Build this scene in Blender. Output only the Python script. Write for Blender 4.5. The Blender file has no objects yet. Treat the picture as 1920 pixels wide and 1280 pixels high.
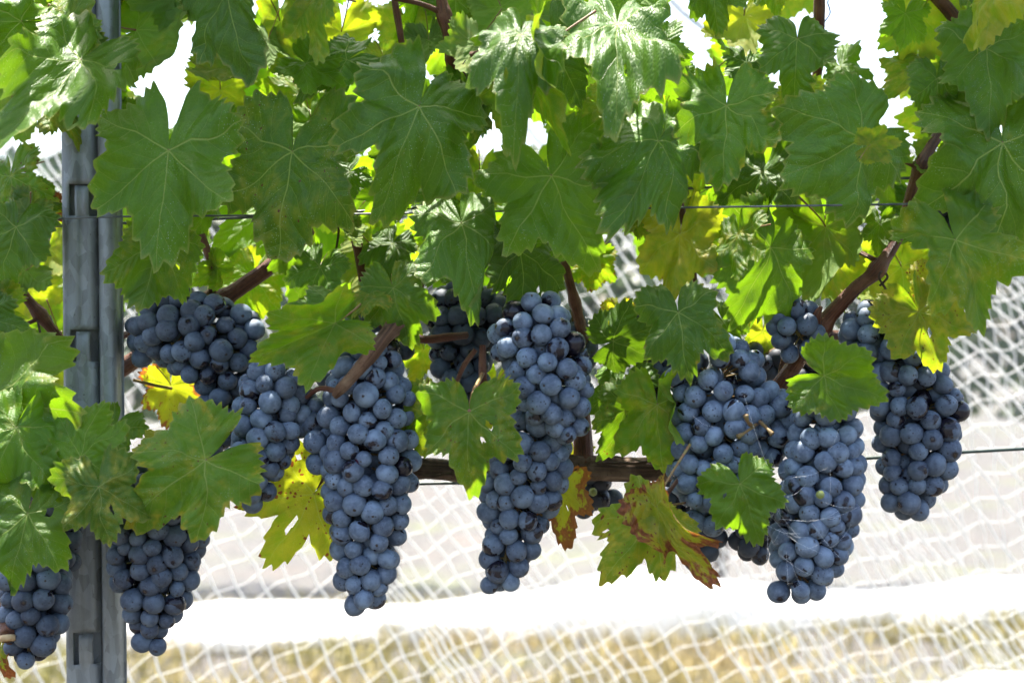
import bpy, math, random
import numpy as np
from mathutils import Vector, Matrix, noise

R = math.radians
random.seed(7)
scene = bpy.context.scene
COL = scene.collection

# ------------------------------------------------------------------ camera, sky, sun, exposure
CAM_D, CAM_H = 1.11, 1.05
cam_data = bpy.data.cameras.new('camera')
cam = bpy.data.objects.new('camera', cam_data)
COL.objects.link(cam)
cam.location = (0, -CAM_D, CAM_H)
cam.rotation_euler = (R(90), 0, 0)
cam_data.lens = 50
cam_data.sensor_width = 36
cam_data.clip_start = 0.02
cam_data.clip_end = 500
cam_data.dof.use_dof = True
cam_data.dof.focus_distance = 1.07
cam_data.dof.aperture_fstop = 6.3
scene.camera = cam

SUN_EL, SUN_AZ = R(73), R(-25)          # azimuth measured from +Y (behind the row) towards +X
world = bpy.data.worlds.new('World')
scene.world = world
world.use_nodes = True
wn = world.node_tree.nodes
wn.clear()
sky = wn.new('ShaderNodeTexSky')
sky.sky_type = 'NISHITA'
sky.sun_disc = False
sky.sun_elevation = SUN_EL
sky.sun_rotation = SUN_AZ
sky.air_density = 1.0
sky.dust_density = 4.0
sky.ozone_density = 1.0
bg = wn.new('ShaderNodeBackground')
bg.inputs['Strength'].default_value = 0.135
wo = wn.new('ShaderNodeOutputWorld')
world.node_tree.links.new(sky.outputs[0], bg.inputs[0])
world.node_tree.links.new(bg.outputs[0], wo.inputs[0])

sun_data = bpy.data.lights.new('sun', 'SUN')
sun_data.energy = 4.6
sun_data.angle = R(0.5)
sun_data.color = (1.0, 0.95, 0.87)
sun = bpy.data.objects.new('sun', sun_data)
COL.objects.link(sun)
sun_dir = Vector((math.sin(SUN_AZ) * math.cos(SUN_EL), math.cos(SUN_AZ) * math.cos(SUN_EL), math.sin(SUN_EL)))
sun.rotation_euler = sun_dir.to_track_quat('Z', 'Y').to_euler()
sun.location = (0, 3, 6)

scene.view_settings.view_transform = 'Standard'
scene.view_settings.look = 'None'
scene.view_settings.exposure = 2.15
scene.view_settings.gamma = 1.0
scene.view_settings.use_curve_mapping = False
scene.cycles.max_bounces = 5
scene.cycles.diffuse_bounces = 3
scene.cycles.glossy_bounces = 2
scene.cycles.transmission_bounces = 4
scene.cycles.use_adaptive_sampling = True
scene.cycles.adaptive_threshold = 0.03
scene.cycles.caustics_reflective = False
scene.cycles.caustics_refractive = False
scene.cycles.transparent_max_bounces = 12
scene.cycles.use_denoising = True


def P(px, py, y=0.0):
    """point of the place that lies at depth y behind the vine's front and shows at photo pixel px, py"""
    s = (CAM_D + y) / 2666.667
    return Vector(((px - 960) * s, y, CAM_H + (640 - py) * s))


def S(y=0.0):
    return (CAM_D + y) / 2666.667


# ------------------------------------------------------------------ node helpers
class NT:
    def __init__(self, name):
        self.dim = '3D'
        self.mat = bpy.data.materials.new(name)
        self.mat.use_nodes = True
        self.t = self.mat.node_tree
        self.t.nodes.clear()
        self.out = self.t.nodes.new('ShaderNodeOutputMaterial')

    def n(self, typ, **kw):
        nd = self.t.nodes.new(typ)
        for k, v in kw.items():
            setattr(nd, k, v)
        return nd

    def link(self, a, b):
        if hasattr(a, 'is_output'):
            self.t.links.new(a, b)
        else:
            b.default_value = a

    def math(self, op, a, b=0.0, c=0.0, clamp=False):
        nd = self.n('ShaderNodeMath', operation=op, use_clamp=clamp)
        for i, v in enumerate((a, b, c)):
            self.link(v, nd.inputs[i])
        return nd.outputs[0]

    def step(self, x, lo, hi, a=0.0, b=1.0):
        nd = self.n('ShaderNodeMapRange', interpolation_type='SMOOTHSTEP')
        for i, v in enumerate((x, lo, hi, a, b)):
            self.link(v, nd.inputs[i])
        return nd.outputs[0]

    def mix(self, f, a, b, mode='MIX'):
        nd = self.n('ShaderNodeMix', data_type='RGBA', blend_type=mode)
        self.link(f, nd.inputs[0])
        for v, s in ((a, nd.inputs[6]), (b, nd.inputs[7])):
            if isinstance(v, tuple):
                v = (v[0], v[1], v[2], 1)
            self.link(v, s)
        return nd.outputs[2]

    def noise(self, vec, scale, detail=2.0, rough=0.5, dist=0.0):
        nd = self.n('ShaderNodeTexNoise', noise_dimensions=self.dim)
        nd.inputs['Scale'].default_value = scale
        nd.inputs['Detail'].default_value = detail
        nd.inputs['Roughness'].default_value = rough
        nd.inputs['Distortion'].default_value = dist
        if vec is not None:
            self.link(vec, nd.inputs['Vector'])
        return nd.outputs[0]

    def voro(self, vec, scale, feature='F1', rnd=1.0):
        nd = self.n('ShaderNodeTexVoronoi', feature=feature, voronoi_dimensions=self.dim)
        nd.inputs['Scale'].default_value = scale
        nd.inputs['Randomness'].default_value = rnd
        self.link(vec, nd.inputs['Vector'])
        return nd.outputs['Distance'], (nd.outputs['Color'] if feature == 'F1' else None)

    def bump(self, h, strength, dist):
        nd = self.n('ShaderNodeBump')
        nd.inputs['Strength'].default_value = strength
        nd.inputs['Distance'].default_value = dist
        self.link(h, nd.inputs['Height'])
        return nd.outputs[0]

    def principled(self, **kw):
        nd = self.n('ShaderNodeBsdfPrincipled')
        for k, v in kw.items():
            s = nd.inputs[k]
            if isinstance(v, tuple) and len(v) == 3:
                v = (v[0], v[1], v[2], 1)
            self.link(v, s)
        return nd.outputs[0]

    def vec_add_rand(self, vec, amount=37.0):
        oi = self.n('ShaderNodeObjectInfo')
        m = self.n('ShaderNodeVectorMath', operation='SCALE')
        cmb = self.n('ShaderNodeCombineXYZ')
        self.link(oi.outputs['Random'], cmb.inputs[0])
        r2 = self.math('FRACT', self.math('MULTIPLY', oi.outputs['Random'], 17.31))
        self.link(r2, cmb.inputs[1])
        self.link(self.math('FRACT', self.math('MULTIPLY', oi.outputs['Random'], 91.7)), cmb.inputs[2])
        self.link(cmb.outputs[0], m.inputs[0])
        m.inputs['Scale'].default_value = amount
        ad = self.n('ShaderNodeVectorMath', operation='ADD')
        self.link(vec, ad.inputs[0])
        self.link(m.outputs[0], ad.inputs[1])
        return ad.outputs[0], oi

    def done(self, shader):
        self.t.links.new(shader, self.out.inputs[0])
        return self.mat


# ------------------------------------------------------------------ materials
def leaf_material(name='vine_leaf'):
    t = NT(name)
    t.dim = '2D'
    uv = t.n('ShaderNodeUVMap', uv_map='leaf')
    sep = t.n('ShaderNodeSeparateXYZ')
    t.link(uv.outputs[0], sep.inputs[0])
    x, y = sep.outputs[0], sep.outputs[1]
    rv, oi = t.vec_add_rand(uv.outputs[0], 23.0)
    col = t.n('ShaderNodeSeparateColor')
    t.link(oi.outputs['Color'], col.inputs[0])
    YEL, BRN, SPT = col.outputs[0], col.outputs[1], col.outputs[2]
    DRK = oi.outputs['Alpha']
    rad = t.math('SQRT', t.math('ADD', t.math('MULTIPLY', x, x), t.math('MULTIPLY', y, y)))
    ax = t.math('ABSOLUTE', x)
    phi = t.math('ARCTAN2', ax, y)
    g1 = t.math('GREATER_THAN', phi, R(26))
    g2 = t.math('GREATER_THAN', phi, R(80))
    phi0 = t.math('ADD', t.math('MULTIPLY', g1, R(52)), t.math('MULTIPLY', g2, R(58)))
    d = t.math('SUBTRACT', phi, phi0)
    u = t.math('MULTIPLY', rad, t.math('COSINE', d))
    v = t.math('MULTIPLY', rad, t.math('SINE', d))
    av = t.math('ABSOLUTE', v)
    w = t.math('SUBTRACT', 0.0088, t.math('MULTIPLY', u, 0.0058))
    main = t.step(av, t.math('MULTIPLY', w, 0.45), t.math('MULTIPLY', w, 1.2), 1.0, 0.0)
    # side veins: chevrons off each main vein, alternating left and right
    side = t.math('MULTIPLY', t.math('GREATER_THAN', v, 0.0), 0.075)
    s_ = t.math('ADD', t.math('SUBTRACT', u, t.math('MULTIPLY', av, 0.95)), side)
    fr = t.math('ABSOLUTE', t.math('SUBTRACT', t.math('FRACT', t.math('DIVIDE', s_, 0.165)), 0.5))
    sec = t.step(fr, 0.004, 0.024, 1.0, 0.0)
    sec = t.math('MULTIPLY', sec, t.step(s_, 0.06, 0.14))
    sec = t.math('MULTIPLY', sec, t.step(av, 0.10, 0.36, 1.0, 0.25))
    vein = t.math('MAXIMUM', main, t.math('MULTIPLY', sec, 0.7))
    # small net of veins and blisters between them
    ve, _ = t.voro(rv, 26.0, 'DISTANCE_TO_EDGE')
    net = t.step(ve, 0.0, 0.09, 1.0, 0.0)
    ve2, _ = t.voro(rv, 44.0, 'DISTANCE_TO_EDGE')
    net2 = t.step(ve2, 0.0, 0.11, 1.0, 0.0)
    nA = t.noise(rv, 1.7, 3.0, 0.6)
    nB = t.noise(rv, 6.0, 3.0, 0.6)
    nC = t.noise(rv, 22.0, 2.0, 0.5)
    edge = t.n('ShaderNodeAttribute', attribute_name='edge').outputs['Fac']
    green = t.mix(t.step(t.math('ADD', t.math('MULTIPLY', nA, 0.6), t.math('MULTIPLY', nB, 0.4)), 0.36, 0.64), (0.009, 0.043, 0.0015), (0.040, 0.120, 0.002))
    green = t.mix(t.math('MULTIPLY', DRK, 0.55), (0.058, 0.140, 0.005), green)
    green = t.mix(t.step(nC, 0.35, 0.75, 0.0, 0.35), green, (0.055, 0.135, 0.006))
    green = t.mix(1.0, green, t.mix(t.math('FRACT', t.math('MULTIPLY', oi.outputs['Random'], 7.77)), (0.55, 0.60, 0.6), (1.35, 1.25, 1.0)), 'MULTIPLY')
    yamt = t.step(t.math('ADD', t.math('ADD', t.math('MULTIPLY', nB, 0.5), t.math('MULTIPLY', nA, 0.55)),
                         t.math('MULTIPLY', YEL, 1.0)), 0.75, 1.25)
    yellow = t.mix(t.step(nB, 0.35, 0.7), (0.17, 0.19, 0.015), (0.32, 0.26, 0.03))
    leafc = t.mix(yamt, green, yellow)
    leafc = t.mix(t.math('MULTIPLY', net, 0.26), leafc, (0.16, 0.22, 0.04))
    leafc = t.mix(t.math('MULTIPLY', net2, 0.18), leafc, (0.13, 0.20, 0.03))
    leafc = t.mix(t.math('MULTIPLY', vein, 0.72), leafc, (0.27, 0.33, 0.075))
    # thin pale rim on the teeth
    rim = t.math('MULTIPLY', t.step(edge, 0.955, 1.0), 0.55)
    leafc = t.mix(rim, leafc, (0.26, 0.24, 0.06))
    # autumn browning from the margin inwards
    be = t.math('ADD', t.math('MULTIPLY', edge, 0.62), t.math('MULTIPLY', nB, 0.75))
    bm = t.step(t.math('ADD', be, t.math('MULTIPLY', BRN, 0.75)), 1.30, 1.42)
    bm = t.math('MULTIPLY', bm, t.math('GREATER_THAN', BRN, 0.02))
    brown = t.mix(t.step(nC, 0.35, 0.65), (0.075, 0.022, 0.010), (0.27, 0.10, 0.035))
    halo = t.step(t.math('ADD', be, t.math('MULTIPLY', BRN, 0.75)), 1.12, 1.34)
    halo = t.math('MULTIPLY', t.math('MULTIPLY', halo, t.math('GREATER_THAN', BRN, 0.02)), 0.75)
    leafc = t.mix(halo, leafc, (0.36, 0.26, 0.02))
    leafc = t.mix(bm, leafc, brown)
    # leaf spots
    sd, sc = t.voro(rv, 15.0, 'F1')
    scs = t.n('ShaderNodeSeparateColor')
    t.link(sc, scs.inputs[0])
    sz = t.math('MULTIPLY', t.math('SUBTRACT', scs.outputs[0], t.math('SUBTRACT', 1.0, t.math('MULTIPLY', SPT, t.step(nA, 0.35, 0.6, 0.35, 1.35)))), 0.95)
    sp = t.step(t.math('SUBTRACT', t.math('ADD', sd, t.math('MULTIPLY', t.math('SUBTRACT', nC, 0.5), 0.55)), sz), -0.03, 0.05, 1.0, 0.0)
    sp = t.math('MULTIPLY', sp, t.math('GREATER_THAN', sz, 0.0))
    leafc = t.mix(sp, leafc, (0.045, 0.018, 0.010))
    # specks of dry spray residue
    dd, dc = t.voro(rv, 62.0, 'F1')
    dcs = t.n('ShaderNodeSeparateColor')
    t.link(dc, dcs.inputs[0])
    dust = t.math('MULTIPLY', t.step(dd, 0.10, 0.20, 1.0, 0.0), t.math('GREATER_THAN', dcs.outputs[1], 0.87))
    dust = t.math('MULTIPLY', dust, t.step(nA, 0.45, 0.6))
    geo = t.n('ShaderNodeNewGeometry')
    back = geo.outputs['Backfacing']
    upper = t.mix(t.math('MULTIPLY', dust, 0.8), leafc, (0.55, 0.58, 0.52))
    under = t.mix(0.42, leafc, (0.16, 0.22, 0.07))
    surf = t.mix(back, upper, under)
    blis = t.math('ADD', t.math('MULTIPLY', t.step(fr, 0.0, 0.45), 1.3), t.math('MULTIPLY', t.step(ve, 0.0, 0.35), 0.35))
    h = t.math('SUBTRACT', t.math('MULTIPLY', blis, 0.7), t.math('MULTIPLY', vein, 0.7))
    nrm = t.bump(h, 0.6, 0.0012)
    rough = t.mix(back, (0.46, 0.46, 0.46), (0.75, 0.75, 0.75))
    pr = t.principled(**{'Base Color': surf, 'Roughness': rough, 'Normal': nrm, 'Specular IOR Level': 0.28})
    # light that comes through the blade
    tcol = t.mix(t.math('MULTIPLY', yamt, 0.85), (0.30, 0.56, 0.008), (0.56, 0.56, 0.015))
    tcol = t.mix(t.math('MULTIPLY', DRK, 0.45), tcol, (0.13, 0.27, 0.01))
    tcol = t.mix(t.math('MULTIPLY', vein, 0.4), tcol, (0.45, 0.50, 0.10))
    tcol = t.mix(t.math('MULTIPLY', net2, 0.2), tcol, (0.08, 0.20, 0.01))
    tcol = t.mix(t.math('MAXIMUM', bm, sp), tcol, (0.34, 0.10, 0.02))
    tr = t.n('ShaderNodeBsdfTranslucent')
    t.link(tcol, tr.inputs[0])
    ms = t.n('ShaderNodeMixShader')
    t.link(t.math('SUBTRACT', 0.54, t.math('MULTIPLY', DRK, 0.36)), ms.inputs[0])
    t.t.links.new(pr, ms.inputs[1])
    t.t.links.new(tr.outputs[0], ms.inputs[2])
    return t.done(ms.outputs[0])


def grape_material():
    t = NT('grape_skin')
    tc = t.n('ShaderNodeTexCoord')
    rv, oi = t.vec_add_rand(tc.outputs['Object'], 3.0)
    sep = t.n('ShaderNodeSeparateXYZ')
    t.link(tc.outputs['Object'], sep.inputs[0])
    rnd = oi.outputs['Random']
    r2 = t.math('FRACT', t.math('MULTIPLY', rnd, 53.7))
    nA = t.noise(rv, 95.0, 3.0, 0.55)
    nB = t.noise(rv, 330.0, 4.0, 0.65)
    nS = t.noise(rv, 60.0, 2.0, 0.5, 0.6)
    ocol = t.n('ShaderNodeSeparateColor')
    t.link(oi.outputs['Color'], ocol.inputs[0])
    # wax bloom: pale blue, unevenly thick, rubbed off in places
    bl = t.mix(t.step(nA, 0.3, 0.72), (0.070, 0.098, 0.145), (0.205, 0.275, 0.365))
    bl = t.mix(t.math('MULTIPLY', r2, 0.55), bl, (0.030, 0.036, 0.060))
    bl = t.mix(t.step(nB, 0.42, 0.70, 0.0, 0.35), bl, (0.22, 0.27, 0.36))
    skin = t.mix(t.math('GREATER_THAN', rnd, 0.99), (0.010, 0.008, 0.014), (0.055, 0.012, 0.03))
    rub = t.step(t.math('ADD', t.math('ADD', nS, t.math('MULTIPLY', nB, 0.20)), t.math('MULTIPLY', r2, 0.12)), 0.775, 0.835)
    vd, vc = t.voro(rv, 420.0, 'F1')
    vs = t.n('ShaderNodeSeparateColor')
    t.link(vc, vs.inputs[0])
    speck = t.math('MULTIPLY', t.step(vd, 0.14, 0.34, 1.0, 0.0), t.math('GREATER_THAN', vs.outputs[0], 0.45))
    speck = t.math('MULTIPLY', speck, t.step(t.noise(rv, 48.0, 1.0), 0.44, 0.60))
    # stylar scar at the tip of the berry (+Z of each berry)
    rr = t.math('SQRT', t.math('ADD', t.math('MULTIPLY', sep.outputs[0], sep.outputs[0]), t.math('MULTIPLY', sep.outputs[1], sep.outputs[1])))
    tip = t.math('GREATER_THAN', sep.outputs[2], 0.0)
    rrn = t.math('ADD', rr, t.math('MULTIPLY', t.math('SUBTRACT', nB, 0.5), 0.0030))
    scar = t.math('MULTIPLY', t.step(rrn, 0.0005, 0.0012, 1.0, 0.0), tip)
    smear = t.math('MULTIPLY', t.math('MULTIPLY', t.step(rrn, 0.0015, 0.0034, 1.0, 0.0), tip), t.math('GREATER_THAN', r2, 0.78))
    bare = t.math('MAXIMUM', t.math('MAXIMUM', rub, smear), t.math('MULTIPLY', speck, 0.85))
    bare = t.math('MAXIMUM', bare, ocol.outputs[0])
    bl = t.mix(ocol.outputs[1], bl, (0.012, 0.013, 0.022))  # shade on the darker bunches, painted into the bloom per bunch
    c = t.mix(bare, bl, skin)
    c = t.mix(scar, c, (0.035, 0.022, 0.015))
    rough = t.mix(bare, (0.62, 0.62, 0.62), (0.22, 0.22, 0.22))
    nrm = t.bump(t.math('ADD', nB, t.math('MULTIPLY', nA, 2.0)), 0.18, 0.0006)
    pr = t.principled(**{'Base Color': c, 'Roughness': rough, 'Normal': nrm, 'Specular IOR Level': 0.38})
    return t.done(pr)


def bark_material(name, c1, c2, c3, stripe=(700, 16, 1), bump=0.5, rough=0.75):
    t = NT(name)
    tc = t.n('ShaderNodeUVMap', uv_map='tube')
    mp = t.n('ShaderNodeMapping')
    t.link(tc.outputs[0], mp.inputs[0])
    mp.inputs['Scale'].default_value = stripe
    n1 = t.noise(mp.outputs[0], 1.0, 4.0, 0.65, 0.4)
    g = t.n('ShaderNodeTexCoord')
    n2 = t.noise(g.outputs['Object'], 45.0, 3.0, 0.6)
    n3 = t.noise(g.outputs['Object'], 420.0, 2.0, 0.6)
    c = t.mix(t.step(n1, 0.32, 0.66), c1, c2)
    c = t.mix(t.step(n2, 0.42, 0.72), c, c3)
    c = t.mix(t.step(n3, 0.60, 0.72, 0.0, 0.5), c, (0.03, 0.015, 0.01))
    pr = t.principled(**{'Base Color': c, 'Roughness': rough, 'Normal': t.bump(t.math('ADD', n1, t.math('MULTIPLY', n3, 0.25)), bump, 0.003),
                         'Specular IOR Level': 0.3})
    return t.done(pr)


def plain_material(name, c1, c2, scale, rough=0.6, metallic=0.0, spec=0.4):
    t = NT(name)
    g = t.n('ShaderNodeTexCoord')
    n1 = t.noise(g.outputs['Object'], scale, 4.0, 0.6)
    c = t.mix(t.step(n1, 0.3, 0.7), c1, c2)
    pr = t.principled(**{'Base Color': c, 'Roughness': rough, 'Metallic': metallic, 'Specular IOR Level': spec})
    return t.done(pr)


def galvanised_material():
    t = NT('galvanised_steel')
    g = t.n('ShaderNodeTexCoord')
    mp = t.n('ShaderNodeMapping')
    t.link(g.outputs['Object'], mp.inputs[0])
    mp.inputs['Scale'].default_value = (1, 1, 0.45)
    vd, vc = t.voro(mp.outputs[0], 190.0, 'F1')
    vs = t.n('ShaderNodeSeparateColor')
    t.link(vc, vs.inputs[0])
    mp2 = t.n('ShaderNodeMapping')
    t.link(g.outputs['Object'], mp2.inputs[0])
    mp2.inputs['Scale'].default_value = (1, 1, 0.12)
    n1 = t.noise(mp2.outputs[0], 120.0, 5.0, 0.65)
    n2 = t.noise(g.outputs['Object'], 22.0, 4.0, 0.6)
    n3 = t.noise(g.outputs['Object'], 300.0, 3.0, 0.7)
    c = t.mix(t.step(n1, 0.15, 0.85), (0.10, 0.108, 0.110), (0.25, 0.265, 0.270))
    c = t.mix(t.math('MULTIPLY', vs.outputs[0], 0.55), c, (0.34, 0.37, 0.38))
    c = t.mix(t.step(n2, 0.45, 0.75, 0.0, 0.40), c, (0.11, 0.118, 0.115))
    c = t.mix(t.step(n3, 0.66, 0.74, 0.0, 0.8), c, (0.05, 0.045, 0.04))
    rough = t.math('ADD', 0.42, t.math('MULTIPLY', n1, 0.25))
    pr = t.principled(**{'Base Color': c, 'Roughness': rough, 'Metallic': 0.45,
                         'Normal': t.bump(t.math('ADD', n1, n3), 0.15, 0.001)})
    return t.done(pr)


def net_material():
    t = NT('white_net_cord')
    pr = t.principled(**{'Base Color': (0.80, 0.80, 0.78), 'Roughness': 0.6})
    tr = t.n('ShaderNodeBsdfTranslucent')
    tr.inputs[0].default_value = (0.8, 0.8, 0.78, 1)
    ms = t.n('ShaderNodeMixShader')
    ms.inputs[0].default_value = 0.5
    t.t.links.new(pr, ms.inputs[1])
    t.t.links.new(tr.outputs[0], ms.inputs[2])
    return t.done(ms.outputs[0])


def net_cloth_material(cover):
    """net too far off to tell its cells apart: cord and gaps averaged, thicker in the folds"""
    t = NT('far_net_cloth')
    g = t.n('ShaderNodeTexCoord')
    mp = t.n('ShaderNodeMapping')
    t.link(g.outputs['Object'], mp.inputs[0])
    mp.inputs['Scale'].default_value = (1.0, 1.0, 0.5)
    n1 = t.noise(mp.outputs[0], 2.2, 4.0, 0.6, 0.5)
    pr = t.principled(**{'Base Color': (0.80, 0.80, 0.78), 'Roughness': 0.7})
    tl = t.n('ShaderNodeBsdfTranslucent')
    tl.inputs[0].default_value = (0.8, 0.8, 0.78, 1)
    m1 = t.n('ShaderNodeMixShader')
    m1.inputs[0].default_value = 0.4
    t.t.links.new(pr, m1.inputs[1])
    t.t.links.new(tl.outputs[0], m1.inputs[2])
    tp = t.n('ShaderNodeBsdfTransparent')
    m2 = t.n('ShaderNodeMixShader')
    t.link(t.step(n1, 0.3, 0.7, cover * 0.55, min(1.0, cover * 1.6)), m2.inputs[0])
    t.t.links.new(tp.outputs[0], m2.inputs[1])
    t.t.links.new(m1.outputs[0], m2.inputs[2])
    return t.done(m2.outputs[0])


def ground_material():
    t = NT('dry_ground')
    g = t.n('ShaderNodeTexCoord')
    n1 = t.noise(g.outputs['Object'], 1.3, 5.0, 0.65)
    n2 = t.noise(g.outputs['Object'], 14.0, 4.0, 0.7)
    c = t.mix(t.step(n2, 0.3, 0.7), (0.036, 0.033, 0.030), (0.076, 0.070, 0.060))  # soil darkened throughout to carry the next row's shade
    c = t.mix(t.step(n1, 0.50, 0.68, 0.0, 0.7), c, (0.075, 0.085, 0.03))
    c = t.mix(t.step(n1, 0.45, 0.30, 0.0, 0.6), c, (0.085, 0.065, 0.05))
    pr = t.principled(**{'Base Color': c, 'Roughness': 0.9, 'Normal': t.bump(n2, 0.6, 0.03)})
    return t.done(pr)


M_LEAF = leaf_material()
M_GRAPE = grape_material()
M_CANE = bark_material('ripe_cane', (0.036, 0.013, 0.008), (0.140, 0.046, 0.020), (0.19, 0.085, 0.042), bump=0.8, rough=0.5)
M_BARK = bark_material('old_bark', (0.040, 0.026, 0.018), (0.115, 0.072, 0.048), (0.19, 0.135, 0.095), (600, 14, 1), 1.0, 0.9)
M_PET = plain_material('petiole', (0.20, 0.17, 0.045), (0.22, 0.075, 0.045), 25.0, 0.45)
M_STEM = plain_material('bunch_stem', (0.20, 0.17, 0.05), (0.16, 0.085, 0.04), 60.0, 0.6)
M_STEEL = galvanised_material()
M_WIRE = plain_material('wire_steel', (0.05, 0.06, 0.055), (0.13, 0.14, 0.135), 90.0, 0.5, 0.6)
M_GWIRE = plain_material('coated_wire', (0.012, 0.030, 0.022), (0.025, 0.045, 0.035), 60.0, 0.45)
M_NET = net_material()
M_GROUND = ground_material()
M_GRASS = plain_material('dry_grass_blades', (0.50, 0.38, 0.17), (0.27, 0.25, 0.07), 1.1, 0.8)
M_TWINE = plain_material('blue_twine', (0.03, 0.07, 0.16), (0.05, 0.1, 0.22), 60.0, 0.6)
M_WEB = plain_material('spider_silk', (0.75, 0.76, 0.78), (0.8, 0.8, 0.8), 60.0, 0.4)
M_CUT = plain_material('cut_wood', (0.42, 0.28, 0.14), (0.55, 0.40, 0.22), 200.0, 0.8)


# ------------------------------------------------------------------ object helpers
def mesh_obj(name, mesh, parent=None, loc=None):
    o = bpy.data.objects.new(name, mesh)
    COL.objects.link(o)
    if parent is not None:
        o.parent = parent
    if loc is not None:
        o.location = loc
    return o


def make_mesh(name, verts, faces, mat, smooth=True):
    me = bpy.data.meshes.new(name)
    me.from_pydata(verts, [], faces)
    me.materials.append(mat)
    if smooth:
        me.polygons.foreach_set('use_smooth', [True] * len(me.polygons))
    me.update()
    return me


def thing(name, label, cat, loc=(0, 0, 0), group=None):
    o = bpy.data.objects.new(name, None)
    o.empty_display_size = 0.05
    COL.objects.link(o)
    o.location = loc
    o['label'] = label
    o['category'] = cat
    if group:
        o['group'] = group
    return o


def tag(o, label, cat, group=None):
    o['label'] = label
    o['category'] = cat
    if group:
        o['group'] = group
    return o


def spline(pts, rads, per=6):
    """Catmull-Rom through points with radii"""
    p = [Vector(q) for q in pts]
    out, rr = [], []
    n = len(p)
    for i in range(n - 1):
        p0 = p[i - 1] if i > 0 else p[i] * 2 - p[i + 1]
        p3 = p[i + 2] if i + 2 < n else p[i + 1] * 2 - p[i]
        for k in range(per):
            t = k / per
            a = p[i] * (2 * t**3 - 3 * t**2 + 1) + (p[i + 1] - p0) * 0.5 * (t**3 - 2 * t**2 + t) \
                + p[i + 1] * (-2 * t**3 + 3 * t**2) + (p3 - p[i]) * 0.5 * (t**3 - t**2)
            out.append(a)
            rr.append(rads[i] * (1 - t) + rads[i + 1] * t)
    out.append(p[-1])
    rr.append(rads[-1])
    return out, rr


class Tube:
    def __init__(self):
        self.v, self.f, self.uv = [], [], []

    def add(self, pts, rads, sides=8, rough=0.0, rs=0, caps=True):
        base = len(self.v)
        n = len(pts)
        up = Vector((0.31, 0.2, 0.93))
        length = 0.0
        for i in range(n):
            t = (pts[min(i + 1, n - 1)] - pts[max(i - 1, 0)])
            if t.length < 1e-9:
                t = Vector((0, 0, 1))
            t.normalize()
            s = up - t * up.dot(t)
            if s.length < 1e-4:
                s = Vector((1, 0, 0)) - t * t.x
            s.normalize()
            b = t.cross(s)
            up = s
            if i:
                length += (pts[i] - pts[i - 1]).length
            for k in range(sides):
                a = 2 * math.pi * k / sides
                r = rads[i]
                if rough:
                    q = Vector((math.cos(a) * 2.2, math.sin(a) * 2.2, length * 22 + rs))
                    r *= 1 + rough * noise.noise(q) + rough * 0.6 * noise.noise(q * 2.7)
                self.v.append(pts[i] + (s * math.cos(a) + b * math.sin(a)) * r)
                self.uv.append((math.cos(a) * 0.01, length + math.sin(a) * 0.0))
        for i in range(n - 1):
            for k in range(sides):
                k2 = (k + 1) % sides
                self.f.append((base + i * sides + k, base + i * sides + k2, base + (i + 1) * sides + k2, base + (i + 1) * sides + k))
        if caps:
            self.f.append(tuple(base + k for k in reversed(range(sides))))
            self.f.append(tuple(base + (n - 1) * sides + k for k in range(sides)))
        return self

    def mesh(self, name, mat):
        me = make_mesh(name, [tuple(q) for q in self.v], self.f, mat)
        # tube coordinates for streaked bark: around (x, y) and along (z is not available in a UV, so y = along)
        uvl = me.uv_layers.new(name='tube')
        li = np.empty(len(me.loops), dtype=np.int32)
        me.loops.foreach_get('vertex_index', li)
        arr = np.array(self.uv, dtype=np.float32)[li]
        uvl.data.foreach_set('uv', arr.ravel())
        return me


def tube_obj(name, pts, rads, mat, parent=None, sides=8, per=6, rough=0.0, rs=0, smooth_path=True):
    if smooth_path:
        pp, rr = spline(pts, rads, per)
    else:
        pp, rr = [Vector(p) for p in pts], rads
    return mesh_obj(name, Tube().add(pp, rr, sides, rough, rs).mesh(name, mat), parent)


# ------------------------------------------------------------------ the setting: ground, far row, nets
def build_ground():
    n = 60
    v, f = [], []
    for j in range(n + 1):
        for i in range(n + 1):
            x = (i / n - 0.5) * 160
            y = -60 + (j / n) * 220
            v.append((x, y, 0.03 * noise.noise(Vector((x * 0.7, y * 0.7, 0))) - 0.02))
    for j in range(n):
        for i in range(n):
            a = j * (n + 1) + i
            f.append((a, a + 1, a + n + 2, a + n + 1))
    o = mesh_obj('ground', make_mesh('ground', v, f, M_GROUND))
    o['kind'] = 'structure'
    # dry grass in the alley
    rng = random.Random(3)
    v, f = [], []
    for i in range(24000):
        y = 2.3 + 2.3 * rng.random()
        x = (rng.random() - 0.5) * (1.7 + 1.0 * y)
        dens = noise.noise(Vector((x * 1.3, y * 1.3, 5)))
        if dens < -0.25 and rng.random() < 0.7:
            continue
        h = rng.uniform(0.02, 0.09) * (1 + 0.6 * dens)
        a = rng.uniform(0, 6.28)
        w = rng.uniform(0.002, 0.004)
        dx, dy = math.cos(a) * w, math.sin(a) * w
        lx, ly = rng.uniform(-.05, .05), rng.uniform(-.05, .05)
        b = len(v)
        v += [(x - dx, y - dy, -0.01), (x + dx, y + dy, -0.01), (x + dx * .6 + lx * .4, y + dy * .6 + ly * .4, h * .6), (x - dx * .6 + lx * .4, y - dy * .6 + ly * .4, h * .6), (x + lx, y + ly, h)]
        f += [(b, b + 1, b + 2, b + 3), (b + 3, b + 2, b + 4)]
    o = mesh_obj('dry_grass', make_mesh('dry_grass', v, f, M_GRASS, False))
    tag(o, 'short straw coloured dry grass on the alley floor', 'grass')
    o['kind'] = 'stuff'


build_ground()


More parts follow.
